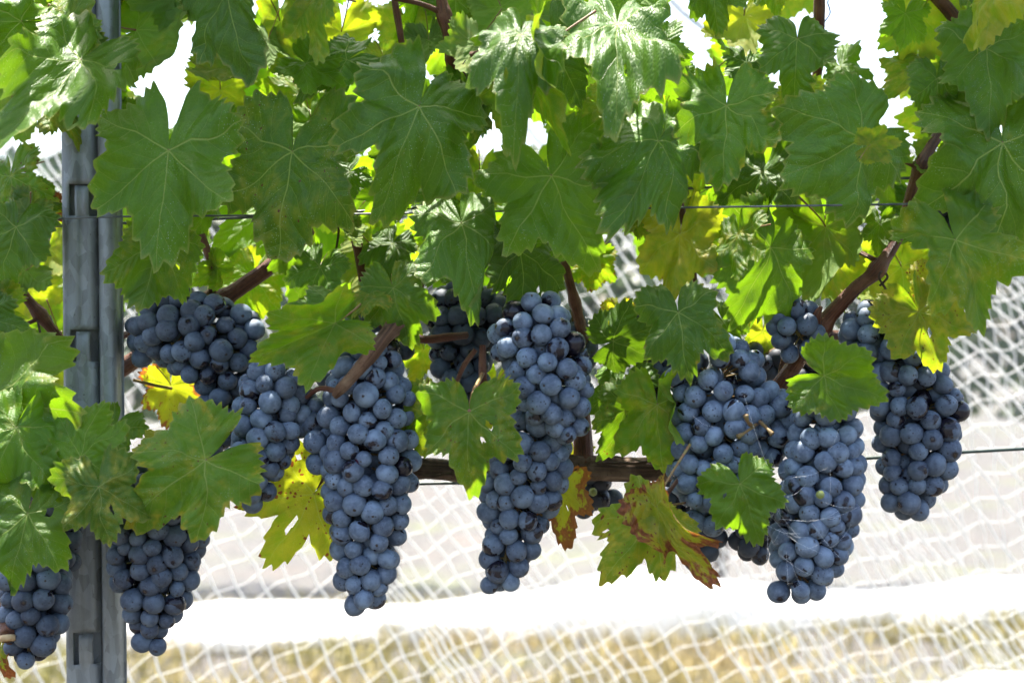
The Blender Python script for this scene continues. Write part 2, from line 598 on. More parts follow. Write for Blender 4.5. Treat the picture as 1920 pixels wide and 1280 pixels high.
def warp(u, v):
    """how the net's own grid is pulled: strands lean, and sweep into arcs at the right"""
    k = max(0.0, u - 0.15)
    uu = u + (1.1 - v) * (0.62 + 0.75 * min(k, 1.2)) + 0.05 * math.sin(2.1 * v + 1.3 * u) + 0.02 * math.sin(6.0 * v + 4.0 * u) + 0.035 * math.sin(9.0 * u + 1.5 * v) + 0.016 * math.sin(23.0 * u + 3.0 * v)
    return uu


def build_net():
    root = thing('bird_net', 'white knotted bird net hanging behind the vine, strands sweeping down to the right', 'net', (0, 0.95, 0))

    def surf(x, z, dy):
        y = 0.95 + dy + 0.05 * math.sin(2.3 * x + 0.6) + 0.03 * math.sin(5.1 * x + 2.0 * z) + 0.10 * (1.2 - z) ** 2
        return Vector((x, y, z)) - Vector((0, 0.95, 0))
    rng = random.Random(11)
    z0, z1 = 0.04, 1.95
    tb = Tube()
    n = 150
    for i in range(n):                      # main strands
        u0 = -2.0 + i * 0.027
        pts = []
        m = 64
        for j in range(m + 1):
            z = z1 + (z0 - z1) * j / m
            zig = 0.0022 * (1 if j % 2 else -1)
            x = warp(u0, z) + zig + 0.003 * noise.noise(Vector((i * 3.1, z * 5, 0)))
            if -1.5 < x < 1.5:
                pts.append(surf(x, z, 0))
            elif pts:
                break
        if len(pts) > 2:
            tb.add(pts, [0.0016] * len(pts), 4, caps=False)
    mesh_obj('strand', tb.mesh('strand', M_NET), root)
    tb = Tube()
    for i in range(96):                     # thin cross threads
        pts = []
        off = -1.1 + i * 0.036
        for j in range(71):
            x = -1.5 + 3.0 * j / 70
            z = off + 0.55 * (x + 0.2) - 0.18 * max(0, x) ** 2 + 0.006 * (1 if j % 2 else -1)
            if z0 < z < z1:
                pts.append(surf(x, z, 0.001))
        if len(pts) > 2:
            tb.add(pts, [0.0007] * len(pts), 3, caps=False)
    mesh_obj('cross_thread', tb.mesh('cross_thread', M_NET), root)
    tb = Tube()
    for i in range(70):                     # a second layer doubled back at the right
        pts = []
        for j in range(61):
            z = 1.45 - 1.2 * j / 60
            x = 0.15 + i * 0.024 + (1.2 - z) * 0.15 + 0.22 * (1.2 - z) ** 2 + 0.03 * math.sin(7 * z + i * 0.3) + 0.0022 * (1 if j % 2 else -1)
            if x > 0.30 + 0.12 * math.sin(5 * z) and x < 1.5:
                pts.append(surf(x, z, 0.14))
            elif len(pts) > 2:
                break
        if len(pts) > 2:
            tb.add(pts, [0.0013] * len(pts), 3, caps=False)
    mesh_obj('doubled_layer', tb.mesh('doubled_layer', M_NET), root)

    return root


build_net()


def build_far_row():
    # net draped over the next row
    me_v, me_f = [], []
    nu, nv = 90, 26
    Y0 = 4.6
    for j in range(nv + 1):
        for i in range(nu + 1):
            x = -4.5 + 9.0 * i / nu
            t = j / nv
            z = 1.95 * t
            y = Y0 + 0.25 * t * t - 0.35 * (1 - t) ** 3 + 0.10 * noise.noise(Vector((x * 2.2, z * 0.7, 3))) + 0.05 * noise.noise(Vector((x * 6, z, 7)))
            me_v.append((x, y, max(0.01, z)))
    for j in range(nv):
        for i in range(nu):
            a = j * (nu + 1) + i
            me_f.append((a, a + 1, a + nu + 2, a + nu + 1))
    root = thing('far_bird_net', 'white bird net draped over the blurred next vine row', 'net', (0, 4.6, 0))
    me = make_mesh('drape', me_v, me_f, net_cloth_material(0.075))
    me.transform(Matrix.Translation((0, -4.6, 0)))
    mesh_obj('drape', me, root)
    # skirt of the net lying in soft folds on the ground, and a loose fold nearer to us at the right
    def lump(x0, x1, yc, rad, deep, seed, taper=False):
        v, f = [], []
        nu, nv = 130, 20
        for j in range(nv + 1):
            a = math.pi * j / nv
            for i in range(nu + 1):
                t = i / nu
                x = x0 + (x1 - x0) * t
                r = rad * (1 + 0.6 * noise.noise(Vector((x * 1.1, seed, 4))))
                if taper:
                    r *= min(1.0, t * 3.0) ** 0.6 * (0.8 + 0.7 * noise.noise(Vector((x * 3.1, 2, seed))) + 0.35 * noise.noise(Vector((x * 8, 2, seed))))
                rr = r * (1 + 0.22 * noise.noise(Vector((x * 3.5, a * 2.4, seed))) + 0.10 * noise.noise(Vector((x * 9, a * 6, seed))))
                v.append((x, yc + 0.17 * x - 4.6 - math.cos(a) * rr * deep + 0.1 * noise.noise(Vector((x * .8, 3, seed))), math.sin(a) * rr - 0.01))
        for j in range(nv):
            for i in range(nu):
                a = j * (nu + 1) + i
                f.append((a, a + 1, a + nu + 2, a + nu + 1))
        mesh_obj('skirt_fold', make_mesh('skirt_fold', v, f, M_NET), root)
    lump(-4.5, 4.5, 4.12, 0.13, 1.6, 1.0)
    lump(1.05, 4.0, 2.85, 0.11, 2.6, 9.0, True)


build_far_row()


def build_far_vines():
    rg = random.Random(77)
    V, F = [], []
    for i in range(1500):
        x, z = rg.uniform(-0.75, 0.75), rg.uniform(0.72, 1.85)
        y = rg.gauss(0, 0.13)
        if z < 0.95 and rg.random() < 0.5:
            continue
        M = Matrix.Translation((x, y, z)) @ Matrix.Rotation(rg.uniform(0, 6.28), 4, 'Z') @ Matrix.Rotation(rg.uniform(0.5, 1.8), 4, 'X') @ Matrix.Scale(rg.uniform(0.05, 0.08), 4)
        b = len(V)
        V += [tuple(M @ Vector(q)) for q in ((0, -0.4, 0), (0.6, -0.5, 0.05), (0.75, 0.15, -0.05), (0.45, 0.6, 0), (0, 1, 0.08), (-0.45, 0.6, 0), (-0.75, 0.15, -0.05), (-0.6, -0.5, 0.05))]
        F.append(tuple(b + k for k in range(8)))
    t = NT('far_foliage')
    g = t.n('ShaderNodeTexCoord')
    c = t.mix(t.step(t.noise(g.outputs['Object'], 5.0, 3.0), 0.35, 0.65), (0.03, 0.07, 0.012), (0.08, 0.12, 0.02))
    crown = make_mesh('crown', V, F, t.done(t.principled(**{'Base Color': c, 'Roughness': 0.5})), False)
    tk = Tube()
    pp, rr = spline([Vector((0, 0, -0.05)), Vector((0.02, 0.01, 0.3)), Vector((-0.02, 0, 0.6)), Vector((0.03, 0, 0.85))], [0.035, 0.028, 0.026, 0.03], 6)
    tk.add(pp, rr, 10, 0.2)
    trunk = tk.mesh('trunk', M_BARK)
    names = ['leftmost blurred grapevine of the next row, under the far net', 'blurred grapevine of the next row, second from the left under the far net',
             'blurred grapevine of the next row behind the centre bunch', 'blurred grapevine of the next row, second from the right under the far net',
             'rightmost blurred grapevine of the next row, under the far net']
    for k, lb in enumerate(names):
        r = thing('far_grapevine', lb, 'grapevine', (-3.44 + 1.45 * k, 5.15, 0), 'grapevines of the next row')
        mesh_obj('trunk', trunk, r)
        o = mesh_obj('crown', crown, r)
        o.scale = (-1 if k % 2 else 1, 1, 1)


build_far_vines()


# ------------------------------------------------------------------ leaves
BASE = [(0, 1.00), (10, 0.90), (20, 0.80), (30, 0.745), (40, 0.83), (52, 0.93), (63, 0.84), (74, 0.72), (83, 0.675), (95, 0.74), (110, 0.79),
        (124, 0.71), (138, 0.66), (150, 0.60), (160, 0.50), (168, 0.34), (175, 0.12), (179, 0.03)]


def outline_r(ang, lob, sin1, sin2, close):
    a = abs(ang)
    th = [b[0] for b in BASE]
    rr = [b[1] for b in BASE]
    rr = list(rr)
    for i, t in enumerate(th):
        if 18 <= t <= 42:
            rr[i] -= sin1 * (1 - abs(t - 30) / 14)
        if 70 <= t <= 98:
            rr[i] -= sin2 * (1 - abs(t - 83) / 16)
        if t in (160, 168):
            rr[i] += close
    return float(np.interp(a, th, rr))


RINGS = [0.10, 0.22, 0.35, 0.48, 0.60, 0.71, 0.81, 0.90, 0.96, 1.0]


def leaf_mesh(seed, sin1=0.0, sin2=0.0, close=0.05, cup=0.10, fold=0.06, wave=0.07, tip=0.0, pucker=0.03, bends=(), teeth=40, rings=RINGS, width=1.0, base=1.0):
    rng = random.Random(seed)
    asym = [rng.uniform(-0.13, 0.13) for _ in range(6)]
    angs, amp = [], []
    a = -178.5
    tw = 357.0 / teeth
    for k in range(teeth):
        wd = tw * rng.uniform(0.75, 1.25)
        am = rng.uniform(0.045, 0.105)
        for fr, h in ((0.0, 0.0), (0.28, 0.62), (0.55, 1.0), (0.80, 0.30)):
            angs.append(a + fr * wd)
            amp.append(h * am)
        a += wd
    sc = 357.0 / (a + 178.5)
    angs = [(-178.5 + (q + 178.5) * sc) for q in angs] + [178.5]
    amp.append(0)
    n = len(angs)
    ph = [rng.uniform(0, 6.28) for _ in range(5)]
    off = Vector((rng.uniform(0, 99), rng.uniform(0, 99), rng.uniform(0, 99)))
    verts, uvs, edge = [(0, 0, 0)], [(0, 0)], [0.0]
    flat = []
    for f in rings:
        for k, th in enumerate(angs):
            r0 = outline_r(th, 0, sin1, sin2, close)
            if base < 1 and abs(th) > 100:
                r0 *= 1 - (1 - base) * min(1, (abs(th) - 100) / 40)
            s = 1 + sum(asym[i] * math.sin((i + 1) * R(th) + ph[i % 5]) * 0.5 for i in range(4))
            q = max(0.12, min(1, r0 / 0.7))
            r = r0 * s * f + amp[k] * q * (f ** 7) * (1 if abs(th) < 165 else 0.2)
            x, y = r * math.sin(R(th)) * width, r * math.cos(R(th))
            flat.append((x, y, f, th, r))
    for (x, y, f, th, r) in flat:
        z = -cup * (r ** 2)
        z += fold * abs(x)
        z += wave * (f ** 2) * r * (0.6 * math.sin(3 * R(th) + ph[0]) + 0.5 * math.sin(5 * R(th) + ph[1]) + 0.3 * math.sin(9 * R(th) + ph[2]))
        z += pucker * noise.noise(Vector((x * 3.2, y * 3.2, 0)) + off) * min(1, r * 3) * 1.4
        z += 0.022 * noise.noise(Vector((x * 8, y * 8, 4)) + off) * min(1, r * 3)
        z += 0.030 * math.cos(R(th) * 360 / 55) * r + 0.005 * math.cos(R(th) * 360 / 13) * r * (1 - f * 0.4)
        if y > 0.2:
            z += tip * (y - 0.2) ** 2
        p = Vector((x, y, z))
        for (bd, s0, rad, mx) in bends:       # roll the blade about a line: direction, start, radius, most angle
            nx, ny = math.sin(R(bd)), math.cos(R(bd))
            s = p.x * nx + p.y * ny
            if s > s0:
                aa = (s - s0) / abs(rad)
                ex = 0
                if aa > R(mx):
                    ex = (aa - R(mx)) * abs(rad)
                    aa = R(mx)
                ns = s0 + abs(rad) * math.sin(aa) + ex * math.cos(aa) - p.z * math.sin(aa) * (1 if rad > 0 else -1)
                nz = abs(rad) * (1 - math.cos(aa)) + ex * math.sin(aa)
                nz = nz * (1 if rad > 0 else -1) + p.z * math.cos(aa)
                p = Vector((p.x + (ns - s) * nx, p.y + (ns - s) * ny, nz))
        verts.append((p.x, p.y, p.z))
        k = min(1, r * 3) * 0.10
        uvs.append((x / width + k * noise.noise(Vector((x * 2.3, y * 2.3, 8)) + off), y + k * noise.noise(Vector((x * 2.3, y * 2.3, 30)) + off)))
        edge.append(f)
    faces = []
    holes = []
    if rng.random() < 0.55:
        for _ in range(rng.choice((1, 1, 2, 3))):
            ht, hr = rng.uniform(-150, 150), rng.uniform(0.3, 0.75)
            holes.append((hr * math.sin(R(ht)), hr * math.cos(R(ht)), rng.uniform(0.02, 0.055), rng.uniform(0.5, 2.0)))

    def eaten(k, j):
        x, y = [(flat[j * n + k][c] + flat[(j + 1) * n + k + 1][c]) / 2 for c in (0, 1)]
        return any(((x - hx) * e) ** 2 + ((y - hy) / e) ** 2 < (hr * (1 + 0.5 * noise.noise(Vector((x * 30, y * 30, 0))))) ** 2 for hx, hy, hr, e in holes)
    for k in range(n - 1):
        faces.append((0, 1 + k + 1, 1 + k))
    for j in range(len(rings) - 1):
        b0, b1 = 1 + j * n, 1 + (j + 1) * n
        for k in range(n - 1):
            if not (holes and eaten(k, j)):
                faces.append((b0 + k, b0 + k + 1, b1 + k + 1, b1 + k))
    me = make_mesh('leaf', verts, faces, M_LEAF)
    me.flip_normals() if False else None
    uvl = me.uv_layers.new(name='leaf')
    li = np.empty(len(me.loops), dtype=np.int32)
    me.loops.foreach_get('vertex_index', li)
    uvl.data.foreach_set('uv', np.array(uvs, dtype=np.float32)[li].ravel())
    at = me.attributes.new('edge', 'FLOAT', 'POINT')
    at.data.foreach_set('value', np.array(edge, dtype=np.float32))
    return me


def normal_up(me):
    """faces of a leaf look along +Z (upper side)"""
    if me.polygons[0].normal.z < 0:
        me.flip_normals()
    return me


def petiole_mesh(seed, length=0.75, drop=0.35):
    rng = random.Random(seed)
    sx = rng.uniform(-0.35, 0.35)
    pts = [Vector((0, 0.0, -0.004)), Vector((sx * 0.15, -0.10, -0.08)), Vector((sx * 0.5, -0.22 - 0.1 * drop, -0.30)), Vector((sx, -0.30 - drop * 0.5, -0.30 - length * 0.5))]
    pp, rr = spline(pts, [0.012, 0.012, 0.013, 0.018], 5)
    return Tube().add(pp, rr, 6).mesh('petiole', M_PET)


LEAF_N = [0]


def place_leaf(vine, x, y, ang, L, depth, pitch=20, roll=0, yel=0.1, brn=0.0, spt=0.0, drk=0.7, under=False, mesh=None, pet=None, label=None, pet_on=True, **kw):
    LEAF_N[0] += 1
    i = LEAF_N[0]
    size = L * S(depth) / max(0.55, math.cos(R(pitch)))
    if mesh is None:
        rng = random.Random(i * 13 + 5)
        d = dict(sin1=rng.uniform(0.02, 0.20), sin2=rng.uniform(0.0, 0.20), close=rng.uniform(0.0, 0.14), cup=rng.uniform(0.06, 0.40),
                 fold=rng.uniform(0.0, 0.25), wave=rng.uniform(0.10, 0.22), tip=rng.uniform(-0.4, 0.05), pucker=rng.uniform(0.06, 0.12))
        d.update(kw)
        roll += rng.uniform(-22, 22)
        d['width'] = d.get('width', 1.0) * rng.uniform(0.9, 1.1)
        pitch += rng.uniform(-4, 10)
        mesh = normal_up(leaf_mesh(i * 7 + 1, **d))
        pet = petiole_mesh(i)
    o = mesh_obj('leaf', mesh, vine)
    # frame: Y along the midrib in the picture plane, Z towards the camera
    d = Vector((math.cos(R(ang)), 0, math.sin(R(ang))))
    zl = Vector((0, -1, 0))
    xl = d.cross(zl)
    m = Matrix((xl, d, zl)).transposed().to_4x4()
    if under:
        m = m @ Matrix.Rotation(R(180), 4, 'Y')
        pitch = -pitch
    m = m @ Matrix.Rotation(R(pitch), 4, 'X') @ Matrix.Rotation(R(roll), 4, 'Y')
    o.matrix_basis = Matrix.Translation(P(x, y, depth) - vine.location) @ m @ Matrix.Diagonal((size * 0.88 * max(0.55, math.cos(R(pitch))), size, size, 1))
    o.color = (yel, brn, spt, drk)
    if label:
        o['label'] = label
    if pet_on and pet is not None:
        mesh_obj('petiole', pet, o)
    return o


vine = thing('grapevine', 'leafy grapevine with dark cordon and ripe canes filling the frame right of the steel post', 'grapevine', (0, 0.06, 0))
vine_l = thing('grapevine', 'grapevine shoots and leaves at the left edge, beyond the steel post', 'grapevine', (-0.62, 0.07, 0), None)
bpy.context.view_layer.update()

# x, y, direction of the tip, length to the tip (photo pixels), depth, then pose and colour
LV = [
    # top left
    dict(a=(151, 112, 252, 178, -0.12), pitch=50, roll=-8, yel=0.05, v='l', sin1=0.10, sin2=0.02),
    dict(a=(40, 40, 205, 120, -0.07), pitch=50, roll=10, yel=0.12, v='l'),
    dict(a=(120, 60, 110, 110, -0.06), pitch=-30, roll=0, yel=0.3, v='l'),
    dict(a=(256, 57, -4, 175, 0.02), pitch=25, roll=-38, yel=0.25, under=True, drk=0.5, sin1=-0.02, sin2=0.0),
    dict(a=(428, -14, 283, 172, -0.06), pitch=18, roll=34, yel=0.0, drk=1.0, sin1=0.10),
    dict(a=(413, 168, 268, 115, 0.07), pitch=10, roll=0, yel=0.48, under=True, drk=0.2),
    dict(a=(316, 282, 268, 205, -0.09), pitch=22, roll=4, yel=0.05, drk=0.75, sin1=0.12, sin2=0.12, close=0.14),
    dict(a=(548, 285, 262, 205, -0.05), pitch=12, roll=0, yel=0.24, spt=0.10, drk=0.9, pucker=0.10, sin1=0.10, sin2=0.14, wave=0.15),
    dict(a=(650, 112, 205, 105, -0.01), pitch=15, roll=20, yel=0.0, drk=1.0),
    dict(a=(600, -5, 255, 105, -0.08), pitch=25, roll=62, yel=0.35, drk=0.3),
    dict(a=(525, 40, 270, 110, 0.05), pitch=10, roll=20, yel=0.4, drk=0.3, under=True),
    dict(a=(560, 175, 120, 80, 0.06), pitch=0, roll=20, yel=0.35, drk=0.4),
    # left edge
    dict(a=(25, 190, 250, 110, 0.05), pitch=0, roll=15, yel=0.35, brn=0.2, under=True, v='l', drk=0.4),
    dict(a=(20, 330, 280, 95, 0.02), pitch=20, roll=0, yel=0.25, spt=0.2, v='l'),
    dict(a=(60, 365, 300, 70, 0.04), pitch=25, roll=-20, yel=0.1, v='l', drk=0.9),
    dict(a=(30, 425, 260, 110, -0.02), pitch=20, roll=15, yel=0.05, v='l', drk=0.9),
    dict(a=(92, 465, 265, 90, 0.12), pitch=0, roll=0, yel=0.5, v='l', under=True, drk=0.1),
    dict(a=(60, 540, 280, 90, 0.15), pitch=0, roll=10, yel=0.5, v='l', under=True, drk=0.1),
    dict(a=(-20, 590, 340, 75, -0.03), pitch=20, roll=-20, yel=0.0, v='l', drk=0.9),
    dict(a=(95, 660, 240, 95, 0.10), pitch=10, roll=0, yel=0.42, v='l', under=True, drk=0.3),
    dict(a=(100, 385, 300, 40, 0.05), pitch=0, roll=30, yel=0.6, brn=0.9, v='l', label='small dried brown leaf'),
    dict(a=(-5, 740, 300, 190, -0.08), pitch=30, roll=12, yel=0.18, v='l', drk=0.3),
    dict(a=(30, 800, 255, 130, -0.10), pitch=28, roll=5, yel=0.15, v='l', drk=0.4),
    dict(a=(150, 856, 78, 112, -0.10), pitch=-25, roll=0, yel=0.12, drk=0.5, v='l', sin1=0.12, sin2=0.08),
    dict(a=(185, 912, 282, 112, -0.12), pitch=18, roll=-10, yel=0.30, brn=0.12, v='l', sin1=0.14),
    dict(a=(52, 962, 262, 140, -0.12), pitch=22, roll=10, yel=0.12, drk=0.4, v='l', sin1=0.05, sin2=0.16, bends=((65, 0.42, -0.16, 100),)),
    dict(a=(215, 800, 240, 80, -0.03), pitch=10, roll=20, yel=0.2, v='l', drk=0.8),
    dict(a=(20, 640, 240, 75, 0.13), pitch=0, roll=20, yel=0.55, v='l', under=True, drk=0.1),
    # centre top
    dict(a=(786, 200, 254, 208, -0.11), pitch=16, roll=3, yel=0.05, drk=0.8, sin1=0.17, sin2=0.16, close=0.16),
    dict(a=(976, 65, 262, 130, -0.14), pitch=48, roll=-4, yel=0.0, drk=0.6, sin1=0.12, sin2=0.06),
    dict(a=(1157, 45, 262, 178, -0.11), pitch=52, roll=-6, yel=0.02, drk=0.6, pucker=0.07, sin1=0.05),
    dict(a=(1040, 80, 290, 130, -0.07), pitch=15, roll=20, yel=0.0, drk=1.0),
    dict(a=(1225, 100, 300, 90, -0.05), pitch=15, roll=20, yel=0.1, drk=0.6),
    dict(a=(1012, 105, 276, 165, -0.13), pitch=15, roll=68, yel=0.35, drk=0.3, label='pale curled leaf seen edge on'),
    dict(a=(948, 160, 308, 100, -0.02), pitch=10, roll=10, yel=0.38, brn=0.22, under=True, drk=0.4),
    dict(a=(1034, 330, 290, 180, -0.09), pitch=18, roll=-4, yel=0.08, drk=0.5, sin1=0.10, sin2=0.12, close=-0.02),
    dict(a=(1234, 265, 243, 172, -0.10), pitch=34, roll=10, yel=0.05, drk=0.8, sin1=0.12, sin2=0.16),
    dict(a=(865, 418, 283, 158, -0.07), pitch=22, roll=-6, yel=0.05, drk=0.8, sin1=0.08, bends=((-70, 0.40, -0.14, 120),)),
    dict(a=(975, 470, 280, 122, -0.02), pitch=12, roll=-14, yel=0.02, drk=1.0, sin1=0.12),
    dict(a=(737, 540, 285, 98, -0.07), pitch=18, roll=0, yel=0.18, drk=0.6, sin1=0.10, sin2=0.12),
    dict(a=(1115, 488, 265, 62, 0.02), pitch=5, roll=0, yel=0.32, brn=0.36, drk=0.2, label='small round leaf with a red brown scalloped edge'),
    dict(a=(1275, 438, 262, 128, -0.05), pitch=12, roll=-6, yel=0.55, brn=0.28, drk=0.2, label='yellowing leaf with brown margin'),
    dict(a=(700, 470, 262, 110, 0.03), pitch=5, roll=15, yel=0.38, drk=0.3, under=True),
    dict(a=(880, 160, 290, 90, 0.0), pitch=5, roll=-25, yel=0.1, drk=0.9),
    dict(a=(760, 40, 280, 95, 0.05), pitch=5, roll=10, yel=0.4, drk=0.2, under=True),
    dict(a=(640, 60, 262, 110, 0.07), pitch=0, roll=0, yel=0.5, drk=0.1, under=True),
    dict(a=(900, 330, 265, 85, 0.02), pitch=0, roll=10, yel=0.4, drk=0.2, under=True),
    dict(a=(1120, 240, 275, 85, 0.02), pitch=0, roll=-20, yel=0.3, drk=0.2, under=True),
    # right top
    dict(a=(1335, -35, 272, 88, -0.06), pitch=12, roll=20, yel=0.0, drk=1.0),
    dict(a=(1395, 30, 262, 110, 0.04), pitch=5, roll=5, yel=0.85, drk=0.0, under=True, label='bright yellow back lit leaf'),
    dict(a=(1495, 73, 264, 108, -0.07), pitch=15, roll=8, yel=0.02, drk=0.85, bends=((-60, 0.55, 0.10, 70),)),
    dict(a=(1400, 118, 268, 60, -0.03), pitch=15, roll=-20, yel=0.0, drk=1.0),
    dict(a=(1362, 198, 262, 145, -0.08), pitch=16, roll=-3, yel=0.1, brn=0.24, drk=0.8, label='green leaf with dark red blotches on its margin'),
    dict(a=(1618, 258, 212, 165, -0.10), pitch=18, roll=-20, yel=0.0, drk=1.0, sin1=0.04, sin2=0.02, close=0.06),
    dict(a=(1632, 272, 10, 52, -0.13), pitch=10, roll=20, yel=0.42, under=True, drk=0.2),
    dict(a=(1756, 148, 268, 92, -0.06), pitch=14, roll=0, yel=0.02, drk=0.9, sin1=-0.03, sin2=-0.02),
    dict(a=(1850, 92, 265, 140, -0.08), pitch=28, roll=-8, yel=0.02, drk=0.7),
    dict(a=(1728, 28, 262, 118, 0.03), pitch=0, roll=0, yel=0.45, drk=0.0, under=True),
    dict(a=(1860, -15, 250, 115, -0.12), pitch=20, roll=66, yel=0.5, drk=0.1),
    dict(a=(1900, 30, 300, 100, -0.03), pitch=10, roll=10, yel=0.1, drk=0.6),
    dict(a=(1880, 268, 268, 205, -0.09), pitch=14, roll=6, yel=0.08, drk=0.8, brn=0.05, bends=((-78, 0.42, 0.10, 140),), close=-0.03),
    dict(a=(1792, 450, 292, 168, -0.11), pitch=16, roll=8, yel=0.24, brn=0.16, drk=0.4, sin1=0.08),
    dict(a=(1665, 330, 262, 85, 0.06), pitch=0, roll=0, yel=0.30, drk=0.5, under=True),
    dict(a=(1430, 322, 255, 105, -0.03), pitch=22, roll=10, yel=0.05, drk=0.9),
    dict(a=(1445, 464, 250, 150, -0.05), pitch=14, roll=-6, yel=0.14, drk=0.5, sin1=0.0),
    dict(a=(1548, 425, 268, 140, 0.0), pitch=8, roll=48, yel=0.25, under=True, drk=0.5),
    dict(a=(1385, 440, 262, 92, -0.07), pitch=15, roll=46, yel=0.28, drk=0.2),
    dict(a=(1650, 420, 262, 60, -0.02), pitch=10, roll=0, yel=0.2, drk=0.5),
    dict(a=(1575, 125, 285, 75, 0.04), pitch=35, roll=0, yel=0.1, drk=0.6),
    dict(a=(1600, 210, 265, 80, 0.03), pitch=10, roll=0, yel=0.2, drk=0.5),
    dict(a=(1560, 480, 265, 110, 0.05), pitch=0, roll=10, yel=0.45, drk=0.1, under=True),
    dict(a=(1690, 500, 275, 105, 0.06), pitch=0, roll=0, yel=0.42, drk=0.1, under=True),
    dict(a=(1800, 300, 265, 70, 0.08), pitch=0, roll=0, yel=0.4, drk=0.1, under=True),
    dict(a=(1880, 190, 120, 60, 0.04), pitch=0, roll=20, yel=0.35, drk=0.1),
    # fruit zone
    dict(a=(300, 462, 262, 125, -0.06), pitch=22, roll=-4, yel=0.22, drk=0.5, pucker=0.05, sin1=0.0, sin2=0.0),
    dict(a=(628, 606, 206, 172, -0.11), pitch=8, roll=-24, yel=0.26, brn=0.14, spt=0.06, drk=0.3, sin1=0.10, sin2=0.14, width=0.66, base=0.6, fold=0.55, cup=0.05, close=-0.2),
    dict(a=(622, 590, 160, 100, -0.07), pitch=8, roll=20, yel=0.02, drk=1.0, pucker=0.09),
    dict(a=(600, 500, 250, 80, -0.03), pitch=10, roll=20, yel=0.05, drk=1.0),
    dict(a=(320, 722, 268, 80, 0.07), pitch=0, roll=10, yel=0.75, brn=0.55, spt=0.15, under=True, drk=0.0, label='pinkish yellow dying leaf seen from below'),
    dict(a=(385, 862, 217, 165, -0.11), pitch=16, roll=10, yel=0.26, brn=0.26, spt=0.10, drk=0.6, sin1=0.14, sin2=0.10, label='spotted leaf with yellow brown lobe tips'),
    dict(a=(310, 850, 120, 60, -0.08), pitch=-10, roll=10, yel=0.75, brn=0.2, spt=0.25, drk=0.1),
    dict(a=(588, 926, 238, 155, -0.02), pitch=6, roll=-8, yel=0.62, brn=0.24, spt=0.34, drk=0.1, sin1=0.24, sin2=0.20, label='bright yellow leaf peppered with brown spots'),
    dict(a=(880, 772, 268, 138, -0.11), pitch=14, roll=2, yel=0.24, brn=0.18, spt=0.12, drk=0.4, sin1=0.10, sin2=0.08, close=-0.08),
    dict(a=(812, 765, 258, 92, -0.05), pitch=8, roll=-20, yel=0.35, spt=0.22, drk=0.4),
    dict(a=(1272, 586, 276, 122, -0.09), pitch=14, roll=12, yel=0.15, brn=0.10, drk=0.8, pucker=0.10, sin1=0.05),
    dict(a=(1355, 600, 300, 60, -0.02), pitch=12, roll=0, yel=0.05, drk=0.7),
    dict(a=(1160, 585, 262, 48, 0.06), pitch=0, roll=0, yel=0.95, spt=0.42, drk=0.0, under=True, label='small yellow spotted leaf'),
    dict(a=(1165, 722, 250, 100, 0.01), pitch=12, roll=10, yel=0.05, drk=1.0),
    dict(a=(1150, 640, 20, 85, 0.0), pitch=30, roll=10, yel=0.0, drk=1.0),
    dict(a=(1172, 770, 248, 95, -0.03), pitch=10, roll=-30, yel=0.22, spt=0.18, drk=0.7),
    dict(a=(1232, 758, 272, 128, -0.06), pitch=10, roll=26, yel=0.30, brn=0.12, drk=0.2, bends=((-90, 0.20, 0.08, 120),)),
    dict(a=(1545, 704, 338, 108, -0.11), pitch=14, roll=-8, yel=0.16, drk=0.35, sin1=-0.02, sin2=0.0, close=-0.14),
    dict(a=(1388, 906, 288, 102, -0.12), pitch=14, roll=-10, yel=0.12, drk=0.4, sin1=0.02, sin2=0.06, close=-0.10),
    dict(a=(1722, 585, 292, 118, -0.07), pitch=14, roll=6, yel=0.46, brn=0.30, spt=0.16, drk=0.1, pucker=0.09, label='crumpled yellow leaf with dark blotches above the right bunch'),
    dict(a=(1745, 520, 268, 70, -0.05), pitch=8, roll=20, yel=0.62, spt=0.35, drk=0.1),
    dict(a=(1226, 958, 228, 150, -0.10), pitch=6, roll=4, width=0.85, base=0.45, yel=0.42, brn=0.26, spt=0.24, drk=0.3, sin1=0.16, sin2=0.20, label='spotted yellow green leaf withering below the cordon'),
    dict(a=(1232, 950, 296, 170, -0.115), pitch=6, roll=40, width=0.45, base=0.5, bends=((90, 0.08, 0.08, 120),), yel=0.6, brn=0.62, spt=0.25, drk=0.3, label='withered pinkish brown rolled leaf below the cordon'),
    dict(a=(1046, 912, 280, 108, -0.005), pitch=0, roll=0, width=0.85, base=0.5, yel=1.0, brn=0.70, spt=0.15, drk=0.0, under=True, label='rusty orange hanging dead leaf'),
    dict(a=(795, 655, 262, 65, 0.09), pitch=0, roll=0, yel=0.45, drk=0.1, under=True),
    dict(a=(1430, 620, 262, 60, 0.06), pitch=0, roll=0, yel=0.55, drk=0.0, under=True),
    dict(a=(2, 1215, 270, 50, -0.06), pitch=10, roll=50, yel=0.5, brn=0.8, drk=0.0, v='l', label='shrivelled red brown leaf'),
    dict(a=(570, 640, 262, 70, 0.08), pitch=0, roll=0, yel=0.4, drk=0.1, under=True),
    dict(a=(1075, 850, 262, 60, 0.04), pitch=0, roll=0, yel=0.85, spt=0.25, drk=0.0),
    dict(a=(930, 720, 262, 80, 0.09), pitch=0, roll=0, yel=0.45, drk=0.1, under=True),
    dict(a=(700, 560, 200, 55, -0.08), pitch=5, roll=40, yel=0.35, brn=0.3, drk=0.3),
]
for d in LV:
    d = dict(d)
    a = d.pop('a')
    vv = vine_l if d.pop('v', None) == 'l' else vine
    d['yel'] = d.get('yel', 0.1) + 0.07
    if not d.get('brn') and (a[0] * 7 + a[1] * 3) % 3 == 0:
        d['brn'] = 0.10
    place_leaf(vv, *a, **d)

